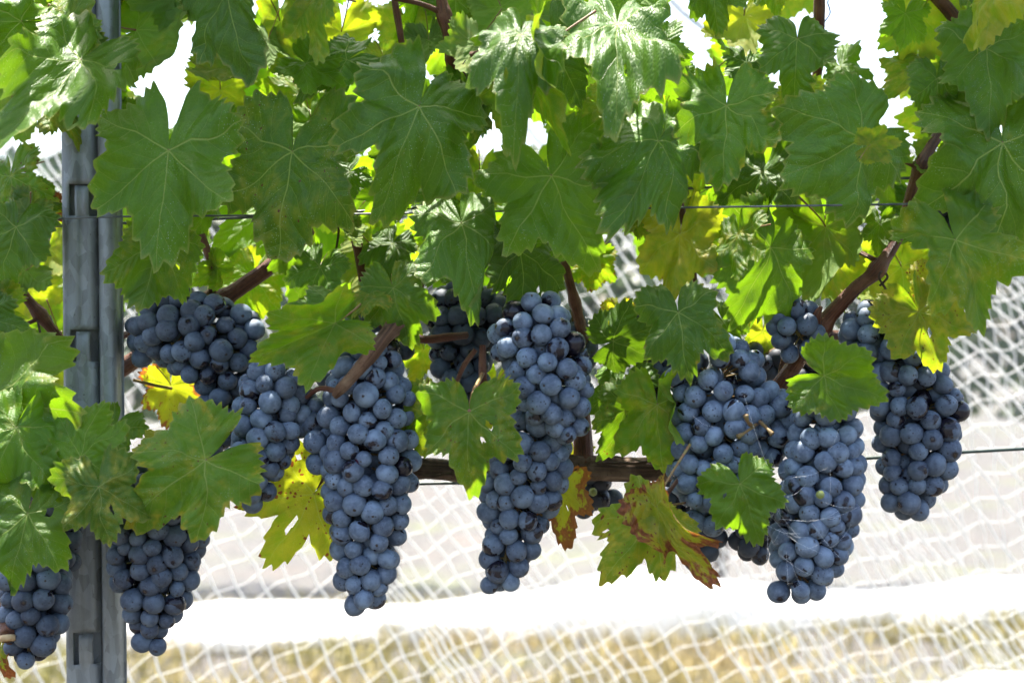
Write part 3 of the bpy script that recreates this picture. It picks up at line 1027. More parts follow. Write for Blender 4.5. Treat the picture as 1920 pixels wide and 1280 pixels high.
# the canopy behind: leaves of the far side, mostly seen from below against the light
VARS = []
for k in range(12):
    rg = random.Random(k + 400)
    VARS.append((normal_up(leaf_mesh(9000 + k, sin1=rg.uniform(-0.02, 0.14), sin2=rg.uniform(-0.02, 0.12), close=rg.uniform(0, 0.12), cup=rg.uniform(0.02, 0.25),
                                     fold=rg.uniform(-0.02, 0.12), wave=rg.uniform(0.05, 0.12), tip=rg.uniform(-0.2, 0.05), pucker=0.05,
                                     rings=[0.16, 0.36, 0.56, 0.74, 0.88, 0.96, 1.0])), petiole_mesh(600 + k)))
GAPS = [(300, 130, 62), (1292, 60, 62), (1590, 60, 58), (88, 320, 45), (690, 50, 34), (1640, 375, 55), (1150, 520, 48), (905, 285, 30),
        (1895, 210, 40), (1150, 570, 60), (1850, 640, 190), (20, 245, 26), (1610, 300, 30), (1450, 605, 20), (420, 450, 26), (1000, 240, 22)]


def floor_of_canopy(x):
    return float(np.interp(x, [-100, 110, 240, 640, 900, 1100, 1250, 1450, 1700, 1760, 2020], [760, 700, 560, 600, 600, 520, 520, 560, 540, 520, 470]))


rng = random.Random(21)
cnt, tries, placed = 0, 0, []
while cnt < 112 and tries < 6000:
    tries += 1
    x, y = rng.uniform(-120, 2040), rng.uniform(-150, 700)
    if y > floor_of_canopy(x) - 30:
        continue
    L = rng.uniform(80, 125)
    if any((x - gx) ** 2 + (y + 25 - gy) ** 2 < (gr + L * 0.55) ** 2 for gx, gy, gr in GAPS):
        continue
    dep = rng.uniform(0.07, 0.34)
    if any((x - q[0]) ** 2 + (y - q[1]) ** 2 < 62 ** 2 and abs(dep - q[2]) < 0.12 for q in placed):
        continue
    placed.append((x, y, dep))
    cnt += 1
    me, pt = VARS[rng.randrange(12)]
    un = rng.random() < 0.65
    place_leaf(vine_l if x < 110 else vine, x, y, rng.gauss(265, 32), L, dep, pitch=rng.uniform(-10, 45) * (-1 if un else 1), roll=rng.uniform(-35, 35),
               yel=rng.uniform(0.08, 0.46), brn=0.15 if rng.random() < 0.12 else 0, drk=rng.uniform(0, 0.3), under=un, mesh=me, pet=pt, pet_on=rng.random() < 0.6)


rng = random.Random(58)
cnt, tries = 0, 0
mids = []
while cnt < 78 and tries < 3000:
    tries += 1
    x, y = rng.uniform(-20, 1950), rng.uniform(-40, 590)
    if y > floor_of_canopy(x) - 60 or any((x - gx) ** 2 + (y + 15 - gy) ** 2 < (gr + 38) ** 2 for gx, gy, gr in GAPS):
        continue
    if 80 < x < 260 and y > 250:
        continue
    if any((x - q[0]) ** 2 + (y - q[1]) ** 2 < 82 ** 2 for q in mids):
        continue
    mids.append((x, y))
    cnt += 1
    un = rng.random() < 0.4
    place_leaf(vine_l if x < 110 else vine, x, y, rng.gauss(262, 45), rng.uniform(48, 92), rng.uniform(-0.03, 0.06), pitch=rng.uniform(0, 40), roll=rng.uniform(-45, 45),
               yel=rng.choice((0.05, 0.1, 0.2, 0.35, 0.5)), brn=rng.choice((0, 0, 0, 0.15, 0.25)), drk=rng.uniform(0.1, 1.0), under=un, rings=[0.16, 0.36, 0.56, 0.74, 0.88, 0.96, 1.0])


# unseen canopy above the picture, added to shade the fruit, with gaps for sun flecks
def shade_foliage():
    rg = random.Random(5)
    V, F, UV, E = [], [], [], []
    src = []
    for k in range(4):
        me = normal_up(leaf_mesh(7000 + k, teeth=18, rings=[0.4, 0.75, 1.0], cup=0.15, wave=0.1))
        src.append(([v.co.copy() for v in me.vertices], [tuple(p.vertices) for p in me.polygons]))
    uvs = [[(c.x, c.y) for c in s[0]] for s in src]
    lit = [P(*q) for q in ((95, 150, -.12), (150, 40, -.1), (40, 60, -.07), (100, 220, -.13), (1160, 110, -.12), (1190, 60, -.1), (1040, 60, -.13), (1250, 300, -.1), (640, 260, -.1), (1430, 330, -.03), (520, 60, .05))]
    lit = [(c, 0.026) for c in lit] + [(P(*q), 0.010) for q in ((1010, 310, -.1), (1118, 325, -.1), (865, 470, -.08), (800, 480, -.08), (1230, 330, -.1), (1210, 350, -.1), (60, 720, -.09), (30, 770, -.09), (955, 110, -.14), (1660, 150, -.03), (1590, 130, .03), (430, 300, -.07))] + [(P(90, 160, -.13), 0.05)]
    n_ = 0
    for i in range(900):
        x = rg.uniform(-0.62, 0.62)
        z = rg.uniform(1.36, 1.78)
        y = rg.uniform(-0.14, 0.13)
        q0 = Vector((x, y, z))
        sz = rg.uniform(0.04, 0.07)
        if any(((c - q0) - sun_dir * (c - q0).dot(sun_dir)).length < rd + sz * 0.75 for c, rd in lit):  # leaf left out where it would keep sun off a lit point
            continue
        n_ += 1
        if n_ > 225:
            break
        vs, fs = src[i % 4]
        M = Matrix.Translation((x, y, z)) @ Matrix.Rotation(rg.uniform(0, 6.28), 4, 'Z') @ Matrix.Rotation(rg.uniform(-1.1, 1.1), 4, 'X') @ Matrix.Rotation(rg.uniform(-0.6, 0.6), 4, 'Y') @ Matrix.Scale(sz, 4)
        b = len(V)
        V += [tuple(M @ c) for c in vs]
        UV += uvs[i % 4]
        F += [tuple(b + q for q in p) for p in fs]
    for q in ((540, 640, -.11), (590, 600, -.11), (640, 570, -.1), (500, 690, -.11), (330, 260, -.09), (780, 170, -.1), (700, 300, -.11), (1070, 400, -.09)):  # extra leaves added on sun rays to shade these points
        M = Matrix.Translation(P(*q) + sun_dir * (1.42 + 0.1 * rg.random() - P(*q).z) / sun_dir.z) @ Matrix.Rotation(rg.uniform(0, 6.28), 4, 'Z') @ Matrix.Rotation(rg.uniform(-0.4, 0.4), 4, 'X') @ Matrix.Scale(0.06, 4)
        vs, fs = src[1]
        b = len(V)
        V += [tuple(M @ c) for c in vs]
        UV += uvs[1]
        F += [tuple(b + k for k in p) for p in fs]
    me = make_mesh('shade_foliage', V, F, M_LEAF)
    uvl = me.uv_layers.new(name='leaf')
    li = np.empty(len(me.loops), dtype=np.int32)
    me.loops.foreach_get('vertex_index', li)
    uvl.data.foreach_set('uv', np.array(UV, dtype=np.float32)[li].ravel())
    me.transform(Matrix.Translation(-vine.location))
    o = mesh_obj('shade_foliage', me, vine)
    o['kind'] = 'stuff'
    o.color = (0.1, 0, 0, 0.5)


shade_foliage()


# ------------------------------------------------------------------ canes, cordon, wires, post
def path_px(pts, y=None):
    out = []
    for p in pts:
        out.append(P(p[0], p[1], p[2] if len(p) > 2 else y))
    return out


def cane(parent, pts, radpx, nodes=(), mat=None, name='cane', sides=10, rough=0.05, per=7):
    w = [P(*p) for p in pts]
    rads = [r * S(p[2]) for r, p in zip(radpx, pts)]
    pp, rr = spline(w, rads, per)
    for nd in nodes:                                   # swollen joints
        q = P(*nd)
        for i, c in enumerate(pp):
            dd = (c - q).length
            rr[i] *= 1 + 0.50 * math.exp(-(dd / 0.0065) ** 2)
    o = mesh_obj(name, Tube().add([c - parent.location for c in pp], rr, sides, rough, pts[0][0]).mesh(name, mat or M_CANE), parent)
    return o


big = cane(vine, [(1428, 770, 0.01), (1475, 705, 0.0), (1540, 612, -0.02), (1600, 545, -0.03), (1645, 505, -0.03), (1690, 430, -0.02), (1712, 350, -0.02), (1732, 300, -0.02), (1772, 225, 0.0), (1800, 120, 0.02), (1798, 50, 0.02), (1745, -20, 0.03)],
           [19, 16, 15, 13, 12, 11, 10.5, 11, 10.5, 11, 12, 13], [(1540, 612, -0.02), (1645, 505, -0.03), (1728, 312, -0.02), (1798, 50, 0.02)], sides=14, per=12)
cane(vine, [(1532, 628, -0.025), (1530, 595, -0.035), (1540, 575, -0.04)], [10, 11, 3], rough=0.2)
cane(vine, [(1728, 316, -0.02), (1690, 300, -0.03), (1640, 285, -0.05)], [6, 5, 4])
cane(vine, [(1735, 312, -0.02), (1775, 335, -0.03), (1815, 352, -0.03)], [7, 5, 4])
cane(vine, [(1775, 226, 0.0), (1800, 232, 0.0), (1830, 248, -0.01)], [6, 5, 4])
cane(vine, [(1642, 488, -0.03), (1600, 468, -0.01), (1545, 455, 0.0)], [5, 4, 4])
cane(vine, [(1655, 548, -0.01), (1690, 550, -0.02), (1720, 552, -0.03)], [4, 4, 3])
cane(vine, [(1550, 628, -0.01), (1580, 630, 0.0), (1615, 645, 0.01)], [10, 9, 7])
cane(vine, [(1460, 735, 0.02), (1465, 690, 0.02), (1475, 655, 0.02)], [6, 5, 5])
cane(vine, [(1536, -30, 0.04), (1536, 20, 0.04), (1530, 160, 0.05), (1490, 400, 0.07), (1500, 460, 0.07)], [11, 11, 9, 6, 5])
cane(vine, [(822, -30, 0.0), (835, 40, 0.0), (848, 112, 0.0), (850, 150, 0.01), (880, 320, 0.03), (884, 400, 0.03), (812, 440, 0.03), (797, 500, 0.03), (770, 590, 0.03)],
     [10, 11, 10, 9, 8, 8, 9, 9, 9], [(833, 30, 0.0), (848, 112, 0.0)], rough=0.05)
cane(vine, [(848, 112, 0.0), (872, 106, -0.02), (905, 98, -0.04)], [7, 6, 5])
cane(vine, [(830, 25, 0.0), (790, 8, -0.01), (735, -4, -0.02)], [6, 5, 5])
cane(vine, [(738, -8, 0.0), (745, 30, 0.0), (753, 80, 0.0)], [6, 7, 6], rough=0.25)
cane(vine, [(905, -30, 0.06), (880, 50, 0.05), (862, 100, 0.05), (856, 240, 0.08)], [26, 24, 22, 18], mat=M_BARK, rough=0.3, sides=16)
cane(vine, [(930, 140, 0.02), (958, 262, 0.02), (966, 330, 0.03)], [8, 8, 7])
cane(vine, [(648, 380, 0.02), (662, 430, 0.02), (672, 468, 0.02), (690, 560, 0.03), (720, 610, 0.02)], [10, 11, 10, 10, 10], rough=0.08)
cane(vine, [(378, 440, 0.0), (398, 500, 0.0), (398, 545, 0.02)], [7, 8, 8], rough=0.1)
cane(vine, [(60, 800, 0.08), (150, 740, 0.08), (240, 683, 0.06), (310, 640, 0.05), (420, 560, 0.03), (512, 495, 0.03), (580, 430, 0.05)], [14, 15, 17, 15, 15, 15, 13], [(415, 565, 0.03)], sides=14, rough=0.08)
cane(vine, [(225, 630, 0.05), (250, 625, 0.04), (290, 622, 0.03)], [7, 7, 6])
cane(vine_l, [(-20, 480, 0.06), (30, 535, 0.05), (75, 590, 0.05), (125, 650, 0.06), (170, 700, 0.07)], [8, 9, 10, 9, 8], [(75, 590, 0.05)])
cane(vine_l, [(80, 595, 0.05), (55, 605, 0.04), (10, 628, 0.03)], [4, 4, 3])
cane(vine_l, [(60, 912, -0.08), (110, 895, -0.08), (145, 885, -0.085), (150, 860, -0.1)], [5, 5, 5, 4], mat=M_PET)
cane(vine_l, [(112, 893, -0.08), (100, 920, -0.09), (60, 955, -0.115)], [4, 4, 3], mat=M_PET)
cane(vine_l, [(-5, 1100, -0.02), (8, 1150, -0.05), (14, 1192, -0.08)], [16, 16, 14], rough=0.1)
ct = Tube()
c0 = P(14, 1192, -0.08)
ct.add([c0 - vine_l.location + Vector((0, 0, 0.0005)), c0 - vine_l.location + Vector((0.0004, -0.0012, -0.003))], [0.0058, 0.0056], 12)
mesh_obj('cut_end', ct.mesh('cut_end', M_CUT), vine_l)
# split dry stub crossing the middle bunch, and its arm
cane(vine, [(742, 606, -0.06), (720, 635, -0.075), (680, 685, -0.085), (640, 728, -0.085), (628, 742, -0.08)], [17, 14, 12, 10, 6], [(735, 612, -0.06)], mat=bark_material('dry_stub', (0.050, 0.024, 0.014), (0.20, 0.105, 0.060), (0.26, 0.165, 0.105), bump=1.0, rough=0.8), rough=0.36, sides=16)
cane(vine, [(742, 618, -0.05), (790, 636, -0.03), (840, 632, -0.03), (875, 628, -0.02)], [9, 8, 8, 7], rough=0.08)
cane(vine, [(640, 735, -0.08), (600, 728, -0.07), (575, 745, -0.06)], [6, 5, 4])
cane(vine, [(742, 600, -0.05), (730, 560, 0.0), (720, 500, 0.02)], [13, 10, 10])
cane(vine, [(905, 648, -0.05), (905, 700, -0.055), (910, 752, -0.05), (925, 790, -0.04)], [7, 8, 9, 8], rough=0.1)
cane(vine, [(908, 742, -0.05), (935, 742, -0.05), (960, 735, -0.05)], [6, 5, 4])
cane(vine, [(892, 655, -0.05), (870, 685, -0.05), (855, 720, -0.05)], [5, 5, 4])
cane(vine, [(1058, 490, 0.01), (1072, 545, 0.01), (1084, 590, 0.02), (1092, 640, 0.04), (1090, 760, 0.05), (1095, 870, 0.04)], [8, 9, 10, 12, 16, 20], [(1080, 570, 0.01)], rough=0.08)
cane(vine, [(1245, 300, 0.01), (1262, 345, 0.01), (1284, 420, 0.01), (1298, 500, 0.01), (1302, 580, 0.02), (1290, 700, 0.05), (1270, 880, 0.04)], [8, 8, 8, 7, 7, 10, 14], rough=0.08)
cane(vine, [(1230, 950, -0.10), (1255, 920, -0.08), (1278, 888, -0.05), (1300, 850, 0.0)], [4, 4, 4, 5], mat=M_CANE)
cane(vine, [(880, 772, -0.11), (888, 735, -0.09), (905, 700, -0.06)], [4, 4, 4], mat=M_PET)
cane(vine, [(1580, 410, 0.04), (1582, 350, 0.04), (1585, 300, 0.05)], [4, 4, 3])
cane(vine, [(1535, 410, 0.03), (1580, 402, 0.04), (1630, 412, 0.04)], [4, 4, 3])
cane(vine, [(250, 712, 0.04), (290, 722, 0.05), (322, 728, 0.06)], [3, 3, 3], mat=M_PET)
# the old horizontal arm
cane(vine, [(300, 905, 0.07), (480, 900, 0.06), (620, 888, 0.05), (780, 878, 0.04), (930, 884, 0.04), (1080, 876, 0.04), (1220, 880, 0.05), (1330, 862, 0.06), (1420, 780, 0.03)],
     [16, 18, 20, 20, 22, 25, 21, 19, 20], mat=M_BARK, name='cordon', sides=22, rough=0.34, per=16)
rgb = random.Random(44)
for k in range(16):                                   # loose strips of bark on the arm
    x0 = 560 + rgb.uniform(0, 700)
    ln = rgb.uniform(50, 140)
    yy = 880 + rgb.uniform(-14, 16)
    cane(vine, [(x0, yy, 0.026), (x0 + ln * .5, yy + rgb.uniform(-4, 4), 0.024), (x0 + ln, yy + rgb.uniform(-7, 7), 0.027)], [2, 3.4, 1.2], mat=M_BARK, name='bark_strip', sides=5, rough=0.2, per=4)
# tendrils
for pts in ([(1650, 535, -0.02), (1664, 520, -0.03), (1655, 508, -0.035), (1648, 520, -0.04), (1662, 545, -0.04), (1660, 560, -0.04), (1648, 565, -0.04)],
            [(70, 600, 0.04), (80, 640, 0.03), (92, 655, 0.03), (85, 668, 0.03), (95, 660, 0.035)],
            [(630, 470, 0.0), (635, 430, -0.01), (628, 400, -0.01), (640, 385, -0.01)],
            [(1560, 395, 0.02), (1556, 385, 0.02), (1562, 372, 0.02), (1556, 362, 0.02)]):
    cane(vine if pts[0][0] > 110 else vine_l, pts, [2.2] * len(pts), mat=M_BARK, name='tendril', sides=6, rough=0.0)


def wire(label, pts, rpx, mat, name='trellis_wire'):
    w = [P(*p) for p in pts]
    rads = [rpx * S(p[2]) for p in pts]
    pp, rr = spline(w, rads, 10)
    c = pp[0].copy()
    o = mesh_obj(name, Tube().add([q - c for q in pp], rr, 8).mesh(name, mat), None, c)
    tag(o, label, 'wire', 'trellis wires')
    return o


wire('front grey trellis wire crossing the steel post and the leaves at upper height', [(-200, 424, -0.012), (0, 417, -0.012), (135, 409, -0.012), (235, 406, -0.012), (640, 402, -0.01), (1180, 391, -0.05), (1290, 389, -0.10), (1500, 386, -0.105), (1680, 383, -0.09), (1800, 381, -0.05), (2150, 378, -0.02)], 2.0, M_WIRE)
wire('rear grey trellis wire just behind the front one, rising to the right behind the cane', [(-200, 433, 0.06), (100, 424, 0.06), (700, 395, 0.06), (1280, 354, 0.06), (1820, 329, 0.06), (2200, 315, 0.06)], 2.8, M_WIRE)
wire('dark green coated wire running under the old vine arm', [(-200, 935, 0.075), (300, 925, 0.075), (770, 907, 0.075), (1000, 903, 0.07), (1300, 885, 0.07), (1610, 860, 0.06), (1920, 841, 0.06), (2200, 826, 0.06)], 3.0, M_GWIRE)


def build_post():
    root = thing('steel_post', 'galvanised steel trellis post with fluted face and punched wire slots', 'post', P(180, 1280, 0.0) * 1)
    root.location.z = 0
    bpy.context.view_layer.update()
    # plan of the rolled section, millimetres: x across, y into the row
    prof = [(0.5, 14), (-19, 14), (-21, 12), (-22, 4), (-21.5, 1.2), (-20, 0), (-17, 0), (-13.0, 0.2), (-11, 1.4), (-9.5, 2.6), (-6, 3.0), (-2.5, 2.6), (-0.5, 4.0), (1.5, 8.4), (3.2, 9.6), (4.8, 8.2), (6.2, 3.0), (8, 0.6), (11, 0.0),
            (14.0, 0.2), (15.4, 1.6), (16.2, 4), (16.6, 8), (17.0, 12), (18.0, 15), (20, 15.6)]
    # slots: columns by x range
    z_top, z_bot = 1.98, -0.3
    slots = []
    for py in (100, 375, 648, 921, 1215, 1490, -170, -440, 1760, 2035):
        zc = P(0, py, 0).z
        slots.append(zc)
    hz = 0.0125
    rows = {z_top, z_bot}
    for zc in slots:
        for k in (-hz - 0.004, -hz, -hz * .86, -hz * .5, 0, hz * .5, hz * .86, hz, hz + 0.004):
            rows.add(zc + k)
    zz = z_bot
    while zz < z_top:
        rows.add(round(zz, 3))
        zz += 0.05
    rows = sorted(r for r in rows if z_bot <= r <= z_top)
    v, f = [], []
    n = len(prof)
    sh = -0.00011
    for z in rows:
        near = min(slots, key=lambda s: abs(s - z))
        tt = abs(z - near) / hz
        for (x, y) in prof:
            yy = y
            if tt < 1.0 and -14 < x < 0:
                yy = y - 2.2 * (1 - tt ** 2) * (1 - ((x + 7) / 7.5) ** 2 if abs(x + 7) < 7.5 else 0)
            v.append(((x + sh * 0 ) / 1000 - 0.0098 * (z - 0.78) * 1.0 * 0.95, yy / 1000, z))
    for j in range(len(rows) - 1):
        zc = (rows[j] + rows[j + 1]) / 2
        inz = any(abs(zc - s) < hz for s in slots)
        inz2 = any(-hz < zc - s < hz * 0.98 for s in slots)
        for i in range(n - 1):
            xm = (prof[i][0] + prof[i + 1][0]) / 2 if prof[i][1] < 11 else 99
            if inz and (-18.5 < xm < -12.8):
                continue
            if inz2 and (-1.8 < xm < 2.4):
                continue
            if any(0 < zc - s < hz for s in slots) and -12.8 < xm < -1.8 and any(hz * .86 < zc - s < hz for s in slots):
                continue
            a = j * n + i
            f.append((a, a + 1, a + n + 1, a + n))
    me = make_mesh('post_section', v, f, M_STEEL)
    me.set_sharp_from_angle(angle=R(48))
    o = mesh_obj('post_section', me, root)
    sol = o.modifiers.new('thick', 'SOLIDIFY')
    sol.thickness = 0.0018
    sol.offset = 1
    return root


build_post()


# ------------------------------------------------------------------ grapes
def grape_meshes():
    out = []
    import bmesh
    for k in range(6):
        bm = bmesh.new()
        bmesh.ops.create_icosphere(bm, subdivisions=3, radius=1.0)
        off = Vector((k * 11.3, 0, 0))
        for v in bm.verts:
            q = v.co.copy()
            s = 1 + 0.035 * noise.noise(q * 1.3 + off)
            v.co = Vector((q.x * s, q.y * s, q.z * s * (1.03 + 0.015 * (k % 3))))
            if q.z > 0.97:
                v.co.z -= 0.02
        me = bpy.data.meshes.new('grape')
        bm.to_mesh(me)
        bm.free()
        me.materials.append(M_GRAPE)
        me.polygons.foreach_set('use_smooth', [True] * len(me.polygons))
        # berries are shared at real size: 8.1 mm radius
        me.transform(Matrix.Scale(0.0081, 4))
        out.append(me)
    return out


GM = grape_meshes()
M_GREEN_BERRY = plain_material('unripe_berry', (0.16, 0.20, 0.04), (0.22, 0.24, 0.07), 300.0, 0.4)

GREEN = GM[0].copy()
GREEN.name = 'unripe_grape'
GREEN.materials.clear()
GREEN.materials.append(M_GREEN_BERRY)


def bunch(label, lobes, depth, stem_top, rpx=19.9, seed=1, jitter=0.30, bare=0.0, loose=0.0, dim=0.0, flat=0.85, green=(), forks=(), group='ripe bunches of dark blue grapes'):  # dim darkens the bloom to stand for shade on the bunch
    """lobes: list of chains of (x, y, outer radius) in photo pixels, all at the bunch's depth"""
    rng = np.random.default_rng(seed)
    s = S(depth)
    rg = rpx * s
    cs, rs = [], []
    for ch in lobes:
        for (a, b) in zip(ch[:-1], ch[1:]) if len(ch) > 1 else [(ch[0], ch[0])]:
            for t in np.linspace(0, 1, 9):
                x, y, r = [a[i] * (1 - t) + b[i] * t for i in range(3)]
                p = P(x, y, depth + (a[3] * (1 - t) + b[3] * t if len(a) > 3 else 0))
                cs.append((p.x, p.y / 1.0, p.z))
                rs.append(max(r * 1.06 * s - rg, rg * 0.2))
    cs, rs = np.array(cs), np.array(rs)
    yc = cs[:, 1].mean()
    # area of the hull of the berry centres, by Monte Carlo over the balls
    cand = []
    for c, r in zip(cs, rs):
        d = rng.normal(size=(160, 3))
        d /= np.linalg.norm(d, axis=1)[:, None]
        d[:, 1] *= flat
        cand.append(c + d * r)
    cand = np.concatenate(cand)
    dm = np.min(np.linalg.norm((cand[:, None, :] - cs[None]) * np.array([1, 1 / flat, 1]), axis=2) - rs[None], axis=1)
    cand = cand[dm > -rg * 0.12]
    rng.shuffle(cand)
    pts = []
    rad = []
    for p in cand:                      # dart throwing, then relaxing
        r = rg * float(np.clip(rng.normal(1.0, 0.095), 0.72, 1.17))
        if pts:
            d = np.linalg.norm(np.array(pts) - p, axis=1)
            if np.any(d < 0.70 * (np.array(rad) + r)):
                continue
        pts.append(p)
        rad.append(r)
    n_out = len(pts)
    core = cs[rng.integers(0, len(cs), 900)]
    core = core + rng.normal(size=core.shape) * 0.4 * rg
    for p in core:                      # berries on the inside close the sight lines
        if np.all(np.linalg.norm(np.array(pts) - p, axis=1) > 1.25 * rg):
            pts.append(p)
            rad.append(rg * 0.97)
    X, Q = np.array(pts), np.array(rad)
    fixed = np.arange(len(X)) >= n_out
    aniso = np.array([1, 1 / flat, 1])
    for it in range(40):
        D = X[:, None] - X[None]
        L = np.linalg.norm(D, axis=2) + 1e-9
        ov = np.maximum(0, 0.88 * (Q[:, None] + Q[None]) - L)
        np.fill_diagonal(ov, 0)
        mv = (D / L[..., None] * ov[..., None]).sum(1) * 0.22
        mv[fixed] = 0
        X = X + mv
        E = (X[:, None] - cs[None]) * aniso
        dd = np.linalg.norm(E, axis=2) - rs[None]
        k = dd.argmin(1)
        e = E[np.arange(len(X)), k]
        n = e / (np.linalg.norm(e, axis=1)[:, None] + 1e-9)
        pull = (n / aniso) * (dd[np.arange(len(X)), k])[:, None] * 0.35
        pull[fixed] = 0
        X = X - pull
    E = X[:, None] - cs[None]
    k = (np.linalg.norm(E, axis=2) - rs[None]).argmin(1)
    N = E[np.arange(len(X)), k]
    top = P(*stem_top)
    root = thing('grape_bunch', label, 'grapes', top, group)
    rr = random.Random(seed * 31)
    X = X + rng.normal(size=X.shape) * rg * jitter * 0.5
    for i in range(len(X)):
        if loose and (fixed[i] or rr.random() < loose):
            continue
        o = bpy.data.objects.new('grape', GM[rr.randrange(6)])
        COL.objects.link(o)
        o.parent = root
        o.location = Vector(X[i]) - top
        nd = Vector(N[i]).normalized() + Vector((rr.gauss(0, .8), rr.gauss(0, .8), rr.gauss(-0.45, .6)))
        o.rotation_mode = 'QUATERNION'
        o.rotation_quaternion = nd.to_track_quat('Z', 'Y')
        k_ = Q[i] / 0.0081
        o.scale = (k_ * rr.uniform(0.95, 1.05), k_ * rr.uniform(0.95, 1.05), k_ * rr.uniform(0.95, 1.06))
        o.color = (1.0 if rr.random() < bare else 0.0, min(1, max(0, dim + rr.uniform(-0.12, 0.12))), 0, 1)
    # stalk and the branching skeleton inside
    t = Tube()
    for ci, ch in enumerate(lobes):
        pts_ = [P(q[0], q[1], depth + (q[3] if len(q) > 3 else 0)) for q in ch]
        if ci == 0:
            pts_ = [top] + pts_
        else:
            pts_ = [P(lobes[0][0][0], lobes[0][0][1], depth)] + pts_
        pp, q_ = spline(pts_, [0.0028] + [0.0016] * (len(pts_) - 1), 5)
        t.add([c - top for c in pp], q_, 6)
    for i in range(len(X)):
        c = Vector(cs[k[i]])
        x = Vector(X[i])
        t.add([c - top, (c + x) * 0.5 - top, x - top], [0.0009, 0.0008, 0.0009], 4, caps=False)
    mesh_obj('stalk', t.mesh('stalk', M_STEM), root)
    for (x, y, d, r) in green:
        mesh_obj('unripe_grape', GREEN, root, P(x, y, d) - top).scale = (r / 19.0,) * 3
    for ch in forks:                    # bare twigs where berries fell off
        pp, q_ = spline([P(*c) - top for c in ch], [0.0016] + [0.0012] * (len(ch) - 2) + [0.0022], 5)
        mesh_obj('bare_twig', Tube().add(pp, q_, 7, 0.25, ch[0][0]).mesh('bare_twig', M_STEM), root)
    return root


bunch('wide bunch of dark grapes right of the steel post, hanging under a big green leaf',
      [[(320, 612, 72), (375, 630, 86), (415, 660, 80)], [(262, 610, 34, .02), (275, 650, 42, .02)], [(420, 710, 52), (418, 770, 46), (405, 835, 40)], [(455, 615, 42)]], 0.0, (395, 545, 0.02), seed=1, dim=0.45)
bunch('small tail bunch with bare shiny berries left of the long middle bunch',
      [[(510, 735, 66), (500, 810, 68), (478, 865, 58), (478, 910, 42), (476, 935, 28)], [(580, 790, 44, .01), (560, 750, 40, .01)]], -0.045, (585, 735, -0.04), seed=2, dim=0.12, bare=0.10)
bunch('long tapering bunch of pale blue grapes crossed at its top by a dry split stub',
      [[(690, 680, 62), (690, 750, 84), (690, 850, 92), (692, 950, 80), (690, 1040, 62), (680, 1100, 48), (672, 1125, 30)], [(620, 830, 42), (600, 850, 34)]], -0.05, (735, 620, -0.04), seed=3, bare=0.015)
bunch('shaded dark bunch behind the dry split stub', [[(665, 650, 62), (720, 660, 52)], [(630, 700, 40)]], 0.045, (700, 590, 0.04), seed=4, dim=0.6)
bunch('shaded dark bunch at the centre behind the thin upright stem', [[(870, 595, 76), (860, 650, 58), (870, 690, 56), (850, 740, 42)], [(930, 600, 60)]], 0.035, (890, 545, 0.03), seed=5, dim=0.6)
bunch('pale blue bunch at the picture centre under a dark leaf', [[(1005, 620, 72), (1025, 680, 82), (1035, 740, 72), (1062, 790, 44)], [(960, 640, 50)]], -0.055, (985, 560, -0.02), seed=6, bare=0.015)
bunch('slender lower bunch tapering below the pale centre bunch', [[(1000, 790, 64), (992, 860, 82), (975, 930, 74), (958, 1000, 58), (945, 1060, 46), (936, 1090, 36)]], -0.03, (1000, 740, -0.02), seed=7, dim=0.15, loose=0.03)
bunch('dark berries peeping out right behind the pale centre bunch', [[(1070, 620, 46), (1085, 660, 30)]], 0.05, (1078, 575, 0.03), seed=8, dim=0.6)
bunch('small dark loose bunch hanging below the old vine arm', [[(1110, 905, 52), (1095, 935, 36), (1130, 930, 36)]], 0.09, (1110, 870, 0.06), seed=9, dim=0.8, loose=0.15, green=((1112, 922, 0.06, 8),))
bunch('broad pale blue bunch right of centre with a small green leaf on its lower side',
      [[(1345, 710, 88), (1350, 790, 96), (1325, 870, 76), (1325, 940, 54), (1330, 960, 34)], [(1430, 770, 58), (1450, 830, 44)], [(1290, 700, 46)]], -0.05, (1390, 640, 0.0), seed=10, forks=([(1425, 790, -.06), (1412, 800, -.088), (1395, 812, -.097), (1384, 818, -.1)], [(1412, 800, -.088), (1402, 790, -.097), (1398, 778, -.1)], [(1425, 790, -.08), (1440, 805, -.095), (1448, 814, -.098)]))
bunch('cobwebbed bunch hanging foremost at right, left of the last bunch', [[(1545, 785, 62), (1545, 860, 74), (1540, 940, 78), (1520, 1020, 76), (1500, 1075, 56), (1470, 1090, 32)]], -0.085, (1520, 715, -0.05), seed=11, bare=0.03, green=((1538, 927, -0.118, 7),))
bunch('rightmost bunch, dark blue, hanging clear against the white net', [[(1640, 625, 64), (1690, 690, 78), (1722, 770, 84), (1722, 850, 74), (1705, 920, 56), (1700, 945, 36)], [(1755, 720, 40), (1770, 790, 36)]], -0.03, (1615, 640, 0.0), seed=12, dim=0.25, bare=0.02)
bunch('little round cluster tucked against the thick reddish cane', [[(1488, 608, 54), (1500, 630, 50)]], -0.03, (1530, 620, -0.01), seed=13, dim=0.4, loose=0.05)
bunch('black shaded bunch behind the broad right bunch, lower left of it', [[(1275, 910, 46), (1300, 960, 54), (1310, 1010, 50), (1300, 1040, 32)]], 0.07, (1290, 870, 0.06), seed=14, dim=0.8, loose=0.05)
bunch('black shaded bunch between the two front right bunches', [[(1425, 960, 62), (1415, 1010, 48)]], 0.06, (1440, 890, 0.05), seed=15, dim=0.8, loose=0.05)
bunch('dark berries left of the broad right bunch beside a crinkled leaf', [[(1218, 610, 36), (1225, 660, 40), (1240, 710, 38)]], 0.03, (1225, 560, 0.02), seed=16, dim=0.6)
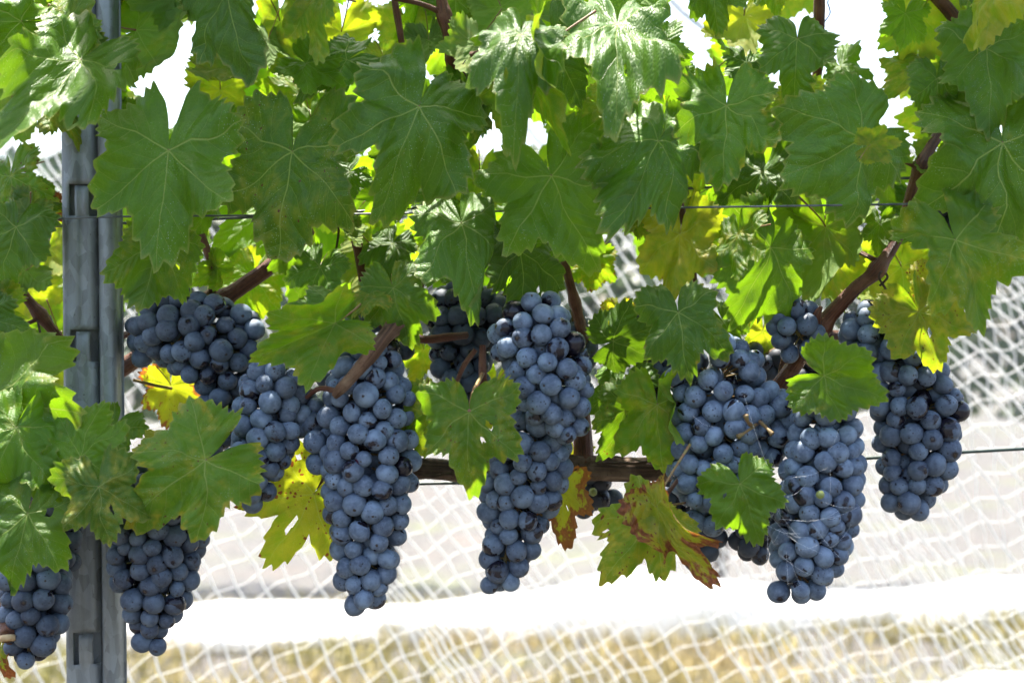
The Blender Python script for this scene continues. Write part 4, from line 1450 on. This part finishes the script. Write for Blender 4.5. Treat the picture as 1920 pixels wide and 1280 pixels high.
bunch('bunch in front of the lower steel post with a sparse tail of berries', [[(292, 950, 94), (292, 1020, 92), (292, 1090, 74), (288, 1140, 56)], [(265, 1175, 26), (285, 1205, 28), (305, 1172, 26)]], -0.06, (300, 880, -0.04), seed=17, dim=0.5)
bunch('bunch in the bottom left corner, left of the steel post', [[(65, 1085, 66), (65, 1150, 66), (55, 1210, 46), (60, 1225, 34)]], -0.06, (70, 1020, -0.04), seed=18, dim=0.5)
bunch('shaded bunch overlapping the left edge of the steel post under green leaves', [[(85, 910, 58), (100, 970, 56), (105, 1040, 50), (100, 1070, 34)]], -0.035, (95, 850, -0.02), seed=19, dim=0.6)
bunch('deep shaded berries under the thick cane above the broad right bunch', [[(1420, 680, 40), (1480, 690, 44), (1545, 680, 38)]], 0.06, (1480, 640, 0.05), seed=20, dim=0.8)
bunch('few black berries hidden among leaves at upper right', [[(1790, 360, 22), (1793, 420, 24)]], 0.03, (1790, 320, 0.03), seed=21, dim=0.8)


# ------------------------------------------------------------------ cobweb and twine
def build_web():
    rg = random.Random(12)
    t = Tube()
    c0 = P(1510, 950, -0.16)
    for i in range(24):
        x, y = rg.uniform(1455, 1600), rg.uniform(830, 1060)
        ln, an = rg.uniform(30, 110), rg.uniform(0, 6.28)
        x2, y2 = min(1612, max(1445, x + ln * math.cos(an))), y + ln * math.sin(an)
        a, b = P(x, y, -0.118 - rg.uniform(0, 0.004)), P(x2, y2, -0.118 - rg.uniform(0, 0.004))
        m = (a + b) / 2 + Vector((0, -0.001, -0.0015))
        pp, rr = spline([a - c0, m - c0, b - c0], [0.00005] * 3, 4)
        t.add(pp, rr, 3, caps=False)
    for (x, y, x2, y2) in ((1395, 740, 1430, 850), (1430, 850, 1480, 960), (1340, 800, 1300, 780), (1440, 985, 1500, 1000), (1440, 985, 1438, 1050), (1470, 900, 1440, 985)):
        a, b = P(x, y, -0.115), P(x2, y2, -0.118)
        pp, rr = spline([a - c0, (a + b) / 2 - c0 + Vector((0, -0.001, -0.002)), b - c0], [0.00006] * 3, 5)
        t.add(pp, rr, 3, caps=False)
    o = mesh_obj('cobweb', t.mesh('cobweb', M_WEB), None, c0)
    tag(o, 'fine white cobweb threads stretched over the foremost right bunch', 'cobweb')
    o['kind'] = 'stuff'


build_web()
tw = Tube()
c0 = P(1550, 20, 0.05)
pts = [P(1562 + 4 * math.sin(k * 1.3) - k * 1.6, -30 + 9 * k, 0.05 + 0.003 * math.cos(k * 1.3)) - c0 for k in range(10)]
pp, rr = spline(pts, [0.0006] * 10, 5)
tag(mesh_obj('twine', tw.add(pp, rr, 5).mesh('twine', M_TWINE), None, c0), 'thin blue curly twine hanging beside the upright cane at top right', 'twine')
